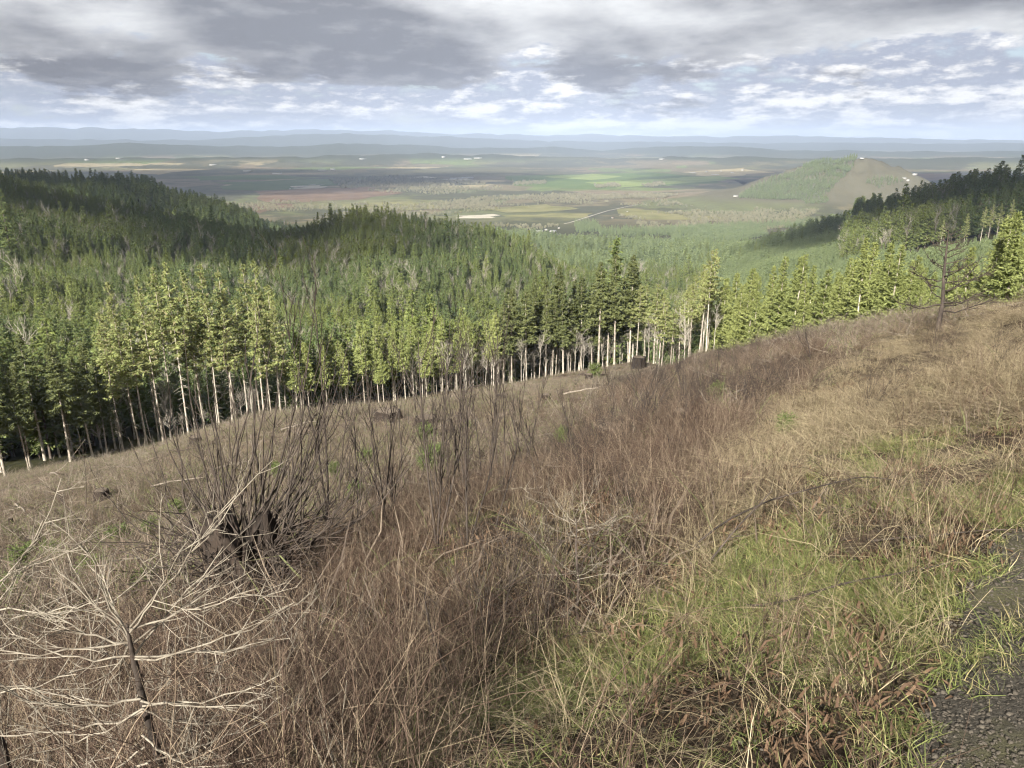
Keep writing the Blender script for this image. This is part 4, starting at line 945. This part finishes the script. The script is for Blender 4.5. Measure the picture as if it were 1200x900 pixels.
# gravel track
def build_track():
    th = np.arange(8, 62, 0.35) * math.pi / 180; lr = np.arange(math.log(1.0), math.log(14), 0.012); r_ = np.exp(lr)
    X = np.sin(th)[:, None] * r_[None]; Y = np.cos(th)[:, None] * r_[None]; Z = H(X, Y) + 0.010
    u, v, f = project(X, Y, Z); u = u + 20 * fbm(X * 2, Y * 2, 401, 3)
    ins = in_poly(u, v, Z_GRAVEL)
    nr = len(r_); i = np.arange(len(th) - 1)[:, None]; j = np.arange(nr - 1)[None]
    F = np.stack([i * nr + j, i * nr + j + 1, (i + 1) * nr + j + 1, (i + 1) * nr + j], -1).reshape(-1, 4)
    ok = ins.ravel()[F].all(1)
    m, nt, p = new_mat('dark gravel and mud'); g = nd(nt, 'ShaderNodeNewGeometry')
    a = noise(nt, g.outputs['Position'], 60, 5, 0.7); b = noise(nt, g.outputs['Position'], 3, 4, 0.6)
    c = mixc(nt, sstep(nt, a, 0.35, 0.68), (0.032, 0.028, 0.022), (0.095, 0.085, 0.070)); c = mixc(nt, sstep(nt, b, 0.45, 0.65), c, (0.085, 0.080, 0.045))
    nt.links.new(c, p.inputs['Base Color']); p.inputs['Roughness'].default_value = 0.9
    bp = nd(nt, 'ShaderNodeBump'); bp.inputs['Strength'].default_value = 1.0; bp.inputs['Distance'].default_value = 0.012; nt.links.new(a, bp.inputs['Height']); nt.links.new(bp.outputs[0], p.inputs['Normal'])
    tag(obj('gravel_track', mesh_of('gravel_track', np.stack([X, Y, Z], -1).reshape(-1, 3), [F[ok][:, ::-1]], m, None, True)), kind='structure')
    X, Y, u, v = bands([(0.9, 2.6, 6500), (2.6, 5, 4200), (5, 8, 2200)]); k = in_poly(u, v, [(q[0] - 25, q[1]) for q in Z_GRAVEL]) ; k |= inz(u, v, Z_GREEN) & (RNG.random(len(u)) < 0.05)
    X, Y = X[k], Y[k]; n = len(X); s = np.clip(np.exp(RNG.normal(math.log(0.0036), 0.65, n)), 0.001, 0.012)
    o = scatter('gravel', P_ROCK, X, Y, 0.012, RNG.uniform(0, 6.283, (n, 3)) * [0.1, 0.1, 1], s); tag(o, 'dark crushed stone of the track at lower right', 'gravel', kind='stuff'); CNT['gravel'] = n
build_track()

# ------------------------------------------------------------------ foreground things
def ray_pt(u, v, f):
    dx = (u - 600) / F_PX * f; dy = (450 - v) / F_PX * f
    return np.array([dx, f * math.cos(PITCH) + dy * math.sin(PITCH), CAM_Z - f * math.sin(PITCH) + dy * math.cos(PITCH)])
def depth_of(x, y, z): return float(project(x, y, z)[2])
def curve(p, q, sag, n=7, wob=0.01, g=RNG):
    t = np.linspace(0, 1, n)[:, None]; P = p + (q - p) * t; L = np.linalg.norm(q - p)
    P[:, 2] -= sag * L * (4 * t * (1 - t))[:, 0]; P[1:-1] += g.normal(0, wob * L, (n - 2, 3)); return P
def twigs(mb, g, P, r, n, l, up=0.3, lev=0, spread=0.8, sub=2):
    for _ in range(n):
        t = g.uniform(0.25, 0.98) * (len(P) - 1.001); i = int(t); p = P[i] + (P[i + 1] - P[i]) * (t - i)
        d = unit(unit(P[i + 1] - P[i]) + g.normal(0, spread, 3) * [1, 1, 0.6] + [0, 0, up * 0.5]); L = l * g.uniform(0.4, 1.15)
        Q = [p]
        for k in range(4): d = unit(d + g.normal(0, 0.08, 3) + [0, 0, up * 0.35]); Q.append(Q[-1] + d * L / 4)
        Q = np.array(Q); mb.tube(Q, np.linspace(r, r * 0.38, 5), 4, g.random())
        if lev > 0: twigs(mb, g, Q, r * 0.7, sub, l * 0.55, up, lev - 1, spread, sub)
def local(mb, o):
    for i in range(len(mb.V)): mb.V[i] = mb.V[i] - o
# pale dead saplings
def dead_sapling(label, whorls, base, r0, mat_t, mat_b, seed, ends, nl, ll, br, lev=1):
    g = np.random.default_rng(seed); bx, by = base; bz = Hs(bx, by); o = np.array([bx, by, bz])
    e = tag(obj('dead_sapling', None, None, o), label, 'sapling', 'dead saplings')
    top = whorls[0]; tb = MB(); tt = np.linspace(0, 1, 26)[:, None]; P = o - [0, 0, 0.1] + (top + [0, 0, 0.02] - o + [0, 0, 0.1]) * tt + np.column_stack([fbm(tt[:, 0] * 4, tt[:, 0] * 0 + 3, seed, 2), fbm(tt[:, 0] * 4, tt[:, 0] * 0 + 9, seed, 2), tt[:, 0] * 0]) * 0.03 * np.sin(math.pi * tt)
    tb.tube(P, r0 * np.concatenate([np.linspace(1.2, 0.8, 21), np.linspace(0.7, 0.25, 5)]) * (1 + g.normal(0, 0.09, 26)), 8); local(tb, o); obj('trunk', tb.mesh('dead_trunk', M['twig_dark'], True), e)
    for wi, end in ends:
        w = whorls[wi] - (top - o) * g.uniform(0, 0.14); mb = MB(); f = depth_of(*w); q = ray_pt(end[0], end[1], f + g.uniform(-0.22, 0.22) * f * 0.5)
        Q = curve(w, q, g.uniform(-0.02, 0.09), 8, 0.016, g); mb.tube(Q, np.linspace(br, br * 0.42, 8), 5, g.random()); local(mb, o); bo = obj('branch', mb.mesh('dead_branch', mat_b, True), e)
        mb = MB(); twigs(mb, g, Q, br * 0.55, nl, ll, 0.08, lev, 0.85, 2); local(mb, o); obj('twigs', mb.mesh('dead_twigs', mat_b, True), bo)
    return e
W1 = ray_pt(150, 738, 2.15); W2 = ray_pt(160, 800, 2.12); W3 = ray_pt(166, 860, 2.1)
dead_sapling('bleached dead sapling with whorled arching branches in the lower left corner', [W1, W2, W3], (float(W1[0]) + 0.03, float(W1[1]) + 0.02), 0.0130, M['bark_dark'], M['twig_pale'], 1500,
  [(0, p) for p in ((276, 580), (215, 640), (262, 640), (345, 706), (340, 748), (300, 690), (235, 690), (10, 742), (60, 655), (30, 700), (100, 640), (-40, 760), (120, 690), (130, 805))] +
  [(1, p) for p in ((330, 790), (260, 830), (20, 820), (-30, 860), (60, 880), (210, 850))] + [(2, p) for p in ((300, 850), (20, 910), (230, 900), (90, 930))], 5, 0.22, 0.0034, 2)
W1 = ray_pt(-45, 690, 2.6); W2 = ray_pt(-40, 770, 2.6)
dead_sapling('second bleached dead sapling reaching in at the left border', [W1, W2], (float(W1[0]), float(W1[1])), 0.017, M['bark_dark'], M['twig_pale'], 1520,
  [(0, p) for p in ((72, 560), (95, 640), (60, 720), (50, 610), (120, 700))] + [(1, p) for p in ((90, 790), (70, 850), (110, 820))], 5, 0.22, 0.0034, 2)
gx, gy = ground_at(680, 742); gz = Hs(gx, gy); f = depth_of(gx, gy, gz); W1 = ray_pt(675, 612, f); W2 = ray_pt(678, 628, f); W3 = ray_pt(676, 668, f); W4 = ray_pt(680, 690, f)
dead_sapling('small silvery dead conifer sapling amid the brown weeds at centre', [W1, W2, W3, W4], (gx, gy), 0.0085, M['bark_dark'], M['twig_pale'], 1540,
  [(0, p) for p in ((610, 570), (640, 565), (730, 595), (740, 605), (670, 575), (695, 570), (650, 585))] + [(1, p) for p in ((725, 615), (630, 610))] + [(2, p) for p in ((608, 612), (625, 675), (760, 662), (700, 650), (640, 640), (660, 600), (735, 640))] + [(3, p) for p in ((630, 700), (740, 690), (660, 720), (700, 720))], 5, 0.13, 0.0022, 2)

# big dark stump with a thicket of shoots
def lumpy(r0, h, seed, flare=1.4, n=22, m=9, jag=0.25):
    g = np.random.default_rng(seed); a = np.linspace(0, 2 * math.pi, n, endpoint=False); rib = 1 + 0.13 * np.sin(a * 5 + g.uniform(0, 6)) + 0.08 * np.sin(a * 9 + g.uniform(0, 6)) + g.normal(0, 0.03, n)
    top = h * (1 + jag * (np.sin(a * 2 + 1) * 0.5 + g.normal(0, 0.5, n))); V = []
    for k in range(m):
        t = k / (m - 1); rr = r0 * (1 + (flare - 1) * (1 - t) ** 2) * rib * (1 + g.normal(0, 0.03, n)); V.append(np.stack([rr * np.cos(a), rr * np.sin(a), -0.15 * h + t * (top + 0.15 * h)], 1))
    V.append(np.stack([r0 * 0.6 * np.cos(a), r0 * 0.6 * np.sin(a), top * 0.9], 1)); V.append(np.tile([[0, 0, h * 0.86]], (n, 1)))
    V = np.concatenate(V); m2 = m + 2; i = np.arange(m2 - 1)[:, None] * n; j = np.arange(n)[None]; kx = (j + 1) % n
    return V, np.stack([i + j, i + kx, i + n + kx, i + n + j], -1).reshape(-1, 4)
gx, gy = ground_at(292, 702); gz = Hs(gx, gy); o = np.array([gx, gy, gz]); f0 = depth_of(gx, gy, gz)
e = tag(obj('sprouting_stump', None, None, o), 'big dark rotting stump sprouting a thicket of tall bare shoots', 'stump')
V, F = lumpy(0.27, 0.72, 1600, 1.5, 64, 18, 0.22); an = np.arctan2(V[:, 1], V[:, 0]); V = V * np.column_stack([1 + 0.10 * np.sin(an * 17 + 2 * fbm(V[:, 2] * 3, an, 71, 2)) * (0.4 + fbm(an * 3, V[:, 2] * 2, 73, 2)) + 0.10 * fbm(an * 5, V[:, 2] * 6, 75, 3)] * 2 + [np.ones(len(V))]); mb = MB(); mb.add(V, F, 0.5); obj('stump', mb.mesh('stump', M['stump'], False), e)
g = np.random.default_rng(1610)
tips = [(62,572),(105,548),(150,512),(178,470),(205,500),(228,440),(240,410),(252,455),(262,380),(275,420),(288,395),(300,430),(305,360),(318,400),(330,440),(338,380),(350,350),(362,420),(372,330),(380,390),(392,440),(398,360),(408,400),(420,470),(432,430),(440,500),(385,470),(310,480),(265,500),(220,540),(345,500),(415,520),(195,560),(240,520)] + [(int(g.normal(300, 85)), int(g.uniform(380, 590))) for _ in range(34)]
for i, (tu, tv) in enumerate(tips):
    a = g.uniform(0, 6.283); q = g.uniform(0.1, 0.42); p = o + np.array([q * math.cos(a) + (tu - 290) * 0.0014, q * math.sin(a) * 0.6, g.uniform(0.05, 0.5)])
    tip = ray_pt(tu, tv, f0 + g.uniform(-0.8, 0.8)); mid = (p + tip) / 2 + np.array([(tip[0] - p[0]) * 0.22, 0, -0.10 * np.linalg.norm(tip - p) * (abs(tu - 300) / 150)])
    t = np.linspace(0, 1, 9)[:, None]; Q = p * (1 - t) ** 2 + mid * 2 * t * (1 - t) + tip * t * t; Q[1:-1] += g.normal(0, 0.012, (7, 3))
    mb = MB(); rr = g.uniform(0.007, 0.015); mb.tube(Q, np.linspace(rr, rr * 0.22, 9), 5, g.random()); local(mb, o); so = obj('shoot', mb.mesh('shoot', M['twig_dark'], True), e)
    mb = MB(); twigs(mb, g, Q, rr * 0.33, 5, 0.30, 0.3, 0, 0.55); local(mb, o); obj('twigs', mb.mesh('shoot_twigs', M['twig_dark']), so)
mb = MB()
for i in range(260):       # mat of dead twigs round the stump
    a = g.uniform(0, 6.283); p = o + np.array([0.40 * math.cos(a), 0.36 * math.sin(a), g.uniform(0, 0.75)]); d = unit(np.array([math.cos(a) * g.uniform(0.2, 1), math.sin(a) * 0.5, g.uniform(-0.3, 0.9)])); l = g.uniform(0.35, 1.0)
    mb.tube([p, p + d * l * 0.5 + g.normal(0, 0.04, 3), p + d * l + g.normal(0, 0.08, 3)], [0.006, 0.004, 0.002], 4, g.random())
local(mb, o); obj('dead_twigs', mb.mesh('dead_twigs', M['twig_dark']), e)

# bare saplings standing on the slope: (base u, v, tip u, v, stems, label)
SAP = [(385,640,366,335,2,'tall bare sapling with twin stems right of the sprouting stump'),(455,640,430,470,2,'bare sapling left of the green seedlings'),(512,640,490,395,3,'forked bare sapling in front of the green seedlings'),
 (546,600,520,420,2,'dark bare sapling leaning left near the middle of slope'),(548,640,548,440,2,'straight bare sapling near the middle of slope'),(590,590,572,430,2,'bare sapling with upswept side branches'),(640,585,600,470,2,'small bare sapling with curved left stem'),
 (578,620,612,470,1,'thin bare sapling leaning right'),(610,560,640,440,1,'thin bare whip above the brown weeds'),(680,560,652,455,2,'bare sapling with arched crown left of dark stump'),(742,520,775,415,3,'brushy bare sapling on the brow'),
 (764,510,744,420,3,'dense brushy bare sapling behind the dark stump'),(716,500,705,420,2,'thin bare sapling in line with the middle stand'),(800,470,792,405,3,'low brushy shrub at the right of brow'),(420,660,415,500,2,'short bare sapling below the tall twin stems'),
 (470,600,455,420,1,'slender bare whip in front of middle firs'),(830,470,842,415,3,'twiggy shrub by the pale grass bank'),(340,760,318,640,1,'thin dry whip below the stump'),(100,600,90,500,1,'lone thin whip on the left slope'),(950,420,940,375,3,'dark twiggy shrub below the young firs')]
gw = np.random.default_rng(1690)
for q in range(20):
    bu = int(gw.uniform(340, 660)); bv = int(660 - (bu - 340) * 0.33 + gw.uniform(-35, 20)); SAP.append((bu, bv, bu + int(gw.normal(-6, 22)), bv - int(gw.uniform(110, 210)), 1 + int(gw.random() < 0.4), 'slim bare whip in the scrub between stump and brow'))
for n, (bu, bv, tu, tv, ns, lab) in enumerate(SAP):
    g = np.random.default_rng(1700 + n); gx, gy = ground_at(bu, bv); gz = Hs(gx, gy); o = np.array([gx, gy, gz]); f = depth_of(*o); tip = ray_pt(tu, tv, f)
    e = tag(obj('bare_sapling', None, None, o), lab, 'sapling', 'bare saplings on the slope'); Ht = np.linalg.norm(tip - o)
    for s in range(ns):
        tp = tip + (g.normal(0, 0.16, 3) * Ht * [1, 1, 0.3] if s else 0); 
        if s: tp = o + (tp - o) * g.uniform(0.65, 0.95)
        md = (o + tp) / 2 + g.normal(0, 0.05, 3) * Ht; t = np.linspace(0, 1, 9)[:, None]; Q = o * (1 - t) ** 2 + md * 2 * t * (1 - t) + tp * t * t; Q[0, 2] -= 0.08
        mb = MB(); rr = 0.0055 + 0.0035 * Ht; mb.tube(Q, np.linspace(rr, rr * 0.25, 9), 5, g.random()); local(mb, o); st = obj('stem', mb.mesh('stem', M['twig_dark'], True), e)
        mb = MB(); twigs(mb, g, Q, rr * 0.4, 9, Ht * 0.30, 0.5, 1, 0.45, 2); local(mb, o); obj('twigs', mb.mesh('twigs', M['twig_dark']), st)

# bare larch on the right
gx, gy = ground_at(1098, 392); gz = Hs(gx, gy); o = np.array([gx, gy, gz]); f = depth_of(*o); top = ray_pt(1112, 268, f); Ht = top[2] - gz; g = np.random.default_rng(1800)
e = tag(obj('bare_larch_tree', None, None, o), 'nearly leafless dark larch with level boughs on the right brow', 'tree')
P = np.array([o - [0, 0, .3], o + (top - o) * 0.3 + [0.06, 0, 0], o + (top - o) * 0.6, o + (top - o) * 0.85, top]); mb = MB(); mb.tube(P, [0.085, 0.055, 0.040, 0.022, 0.008], 8); local(mb, o); obj('trunk', mb.mesh('trunk', M['twig_dark'], True), e)
for i in range(26):
    t = 0.22 + 0.75 * i / 25; p = o + (top - o) * t; a = g.uniform(0, 6.283); L = Ht * (0.64 * (1 - t) + 0.10) * g.uniform(0.6, 1.25)
    if i % 3 == 0: a = g.normal(-0.1, 0.35)
    d = np.array([math.cos(a), math.sin(a), g.uniform(0.0, 0.35) + 0.35 * t]); Q = curve(p, p + d * L, 0.07, 8, 0.015, g); mb = MB(); rr = 0.012 + 0.018 * (1 - t)
    mb.tube(Q, np.linspace(rr, rr * 0.3, 8), 4, g.random()); local(mb, o); bo = obj('bough', mb.mesh('bough', M['twig_dark']), e); mb = MB(); twigs(mb, g, Q, rr * 0.40, 9, L * 0.30, 0.2, 1, 0.6, 2); local(mb, o); obj('twigs', mb.mesh('bough_twigs', M['twig_dark']), bo)

# stumps and slash on the clear-cut
def stump_at(u, v, w_px, h_px, label, seed):
    gx, gy = ground_at(u, v); gz = Hs(gx, gy); f = depth_of(gx, gy, gz); r0 = w_px / F_PX * f / 2 * 0.58; h = h_px / F_PX * f
    V, F = lumpy(r0, h, seed, 1.4, 26, 9, 0.05); m = len(F); mi = np.zeros(m)
    e = tag(obj('tree_stump', None, None, (gx, gy, gz)), label, 'stump', 'stumps on the clear-cut'); mb = MB(); mb.add(V, F, 0.5); bo = obj('bole', mb.mesh('bole', M['stump']), e)
    a = np.linspace(0, 6.283, 14, endpoint=False); V = np.vstack([np.stack([r0 * 0.94 * np.cos(a), r0 * 0.94 * np.sin(a), np.full(14, h * 1.0)], 1), [[0, 0, h * 1.02]]]); obj('cut_face', mesh_of('cut_face', V, [np.stack([np.arange(14), (np.arange(14) + 1) % 14, np.full(14, 14)], 1)], M['sawn']), bo)
for i, a in enumerate([(716,528,56,30,'dark stump among brambles left of the pale bank'),(800,506,40,26,'charred stump in the hollow below the brow'),(748,432,24,14,'small stump beside the firs at the brow'),(690,445,14,7,'low stump at the sunlit end of clear-cut'),(500,500,40,12,'low dark stump above the green seedlings'),
    (455,492,46,12,'wide low stump on the reddish soil patch'),(120,585,26,12,'weathered stump on the left slope'),(14,616,9,10,'small pale stump at the left border'),(230,520,22,9,'stump near the left stand'),(360,480,18,8,'small stump under the slim firs'),(590,470,18,8,'small stump on the middle of the clear-cut'),(640,470,16,8,'small stump near the alders'),(40,640,22,12,'stump beside the left seedlings')]): stump_at(*a, 1900 + i)
LOGS = [(60,560,110,568,'grey log near the shaded left stand'),(20,600,44,618,'short pale log at left'),(180,580,240,570,'thin log across the left slope'),(250,560,300,548,'log below the sunlit stand'),(330,510,370,500,'thin log near slim firs'),(420,470,470,462,'log on the upper clear-cut'),(540,462,580,452,'log before the alders'),(600,500,618,535,'pale leaning log among saplings'),
 (660,470,700,462,'short log near the brow'),(100,690,150,676,'slash stick beside seedlings'),(40,720,90,735,'broken pale branch behind dead sapling'),(330,560,380,585,'grey branch right of stump shoots'),(860,475,900,455,'pale branch on the bramble edge'),(150,555,200,562,'fallen stem at the foot of left stand')]
for i, (u0, v0, u1, v1, lab) in enumerate(LOGS):
    g = np.random.default_rng(2000 + i); x0, y0 = ground_at(u0, v0); x1, y1 = ground_at(u1, v1); p = np.array([x0, y0, Hs(x0, y0)]); q = np.array([x1, y1, Hs(x1, y1)]); f = depth_of(*p); L = np.linalg.norm(q - p); mx_ = 70 / F_PX * f
    if L > mx_: q = p + (q - p) * mx_ / L
    q[2] = Hs(q[0], q[1]); rr = 1.1 / F_PX * f; lift = np.array([0, 0, rr * 1.2 + 0.05 * min(f, 20) * 0.3]); Q = curve(p + lift, q + lift, -0.02, 7, 0.01, g); mb = MB(); mb.tube(Q, np.linspace(rr, rr * 0.6, 7), 6); twigs(mb, g, Q, rr * 0.4, 3, L * 0.2, 0.2, 0, 0.8); local(mb, p)
    tag(obj('fallen_log', mb.mesh('fallen_log', M['twig_grey'], True), None, p), lab, 'log', 'logs and slash')
# arching dark canes in the near grass
for i, (pts, lab) in enumerate([([(800,650),(850,610),(905,585),(960,570),(1010,558),(1045,562)], 'long dark cane arching over the pale grass tussock'), ([(830,660),(862,620),(905,575)], 'shorter dark cane beside the long one'), ([(1010,620),(1060,690),(1100,740),(1150,800)], 'thin cane lying towards the gravel'), ([(860,700),(960,745),(1040,775),(1085,800)], 'dark bramble cane over the green grass'), ([(540,830),(505,740),(497,700)], 'dark upright cane in the lower middle')]):
    g = np.random.default_rng(2100 + i); gx, gy = ground_at(*pts[0]); o = np.array([gx, gy, Hs(gx, gy)]); f = depth_of(*o); Q = np.array([ray_pt(u, v, f * 0.93) for u, v in pts])
    Q = np.column_stack([np.interp(np.linspace(0, len(pts) - 1, 14), range(len(pts)), Q[:, k]) for k in range(3)]); Q[:, 2] = np.maximum(Q[:, 2], H(Q[:, 0], Q[:, 1]) + 0.06); Q[0] = o - [0, 0, .05]
    mb = MB(); mb.tube(Q, np.linspace(0.0075, 0.003, 14), 5); twigs(mb, g, Q, 0.0025, 5, 0.18, 0.2, 0, 0.7); local(mb, o); tag(obj('bramble_cane', mb.mesh('bramble_cane', M['twig_dark'], True), None, o), lab, 'cane', 'canes in the near grass')
# fir seedlings planted on the clear-cut
SEED = [(500,520,24,'bright seedling, upper one of the close trio'),(510,545,26,'bright seedling at the right of the close trio'),(503,552,30,'bright seedling, lowest of the close trio'),(430,545,20,'seedling left of the close trio'),(418,588,24,'seedling below and left of the trio'),(548,505,12,'small seedling above the trio'),
 (28,668,30,'seedling nearest the left border stump'),(110,684,34,'broad seedling in front of the left slope'),(18,700,30,'seedling at the left border'),(172,696,30,'pale seedling between dead branches'),(206,608,22,'seedling left of the stump shoots'),(178,628,22,'yellowish seedling on the left slope'),(140,640,26,'seedling in pale grass on left slope'),(60,655,22,'yellow-green seedling on left'),
 (325,560,18,'seedling behind the stump shoots'),(392,560,18,'seedling right of the stump shoots'),(840,470,22,'seedling beside the pale bank'),(920,512,26,'dark seedling on the pale bank'),(697,442,16,'small dark fir at the sunlit end of clear-cut'),(735,600,16,'green shoot in brambles at centre'),(660,520,20,'seedling left of the dark stump'),(675,545,20,'seedling below the dark stump'),(300,470,14,'distant seedling under slim firs')]
SC = [crown_mesh('seedling crown', M['needle_seed'], 2200 + i, 0.7, 0.04, 0.27, 0.032, 6, 9, 0.075, 0.05, 0.6, 0.35, 0, 0.5) for i in range(4)]
st = MB(); st.tube([[0, 0, -0.05], [0, 0, 0.3], [0, 0, 0.66]], [0.012, 0.008, 0.003], 5); SS = st.mesh('seedling stem', M['bark_dark'])
for i, (u, v, hp, lab) in enumerate(SEED):
    gx, gy = ground_at(u, v); gz = Hs(gx, gy); f = depth_of(gx, gy, gz); s = hp / F_PX * f / 0.7 * 1.15
    e = tag(obj('fir_seedling', None, None, (gx, gy, gz), (0, 0, i * 1.7), s), lab, 'seedling', 'fir seedlings on the clear-cut'); obj('stem', SS, e); obj('crown', SC[i % 4], e)
print('counts', CNT, NTREE)

# labels: where several alike things would share one, say which by its place along the view
def settle_labels():
    by = {}
    for o in sc.objects:
        if o.parent is None and 'label' in o and o.get('kind') is None: by.setdefault(o['label'], []).append(o)
    for lab, os_ in by.items():
        if len(os_) < 2: continue
        os_.sort(key=lambda o: float(project(o.location.x, o.location.y, o.location.z)[0]))
        for i, o in enumerate(os_): o['label'] = lab + ', ' + ordinal(i + 1) + ' from the left'
settle_labels()
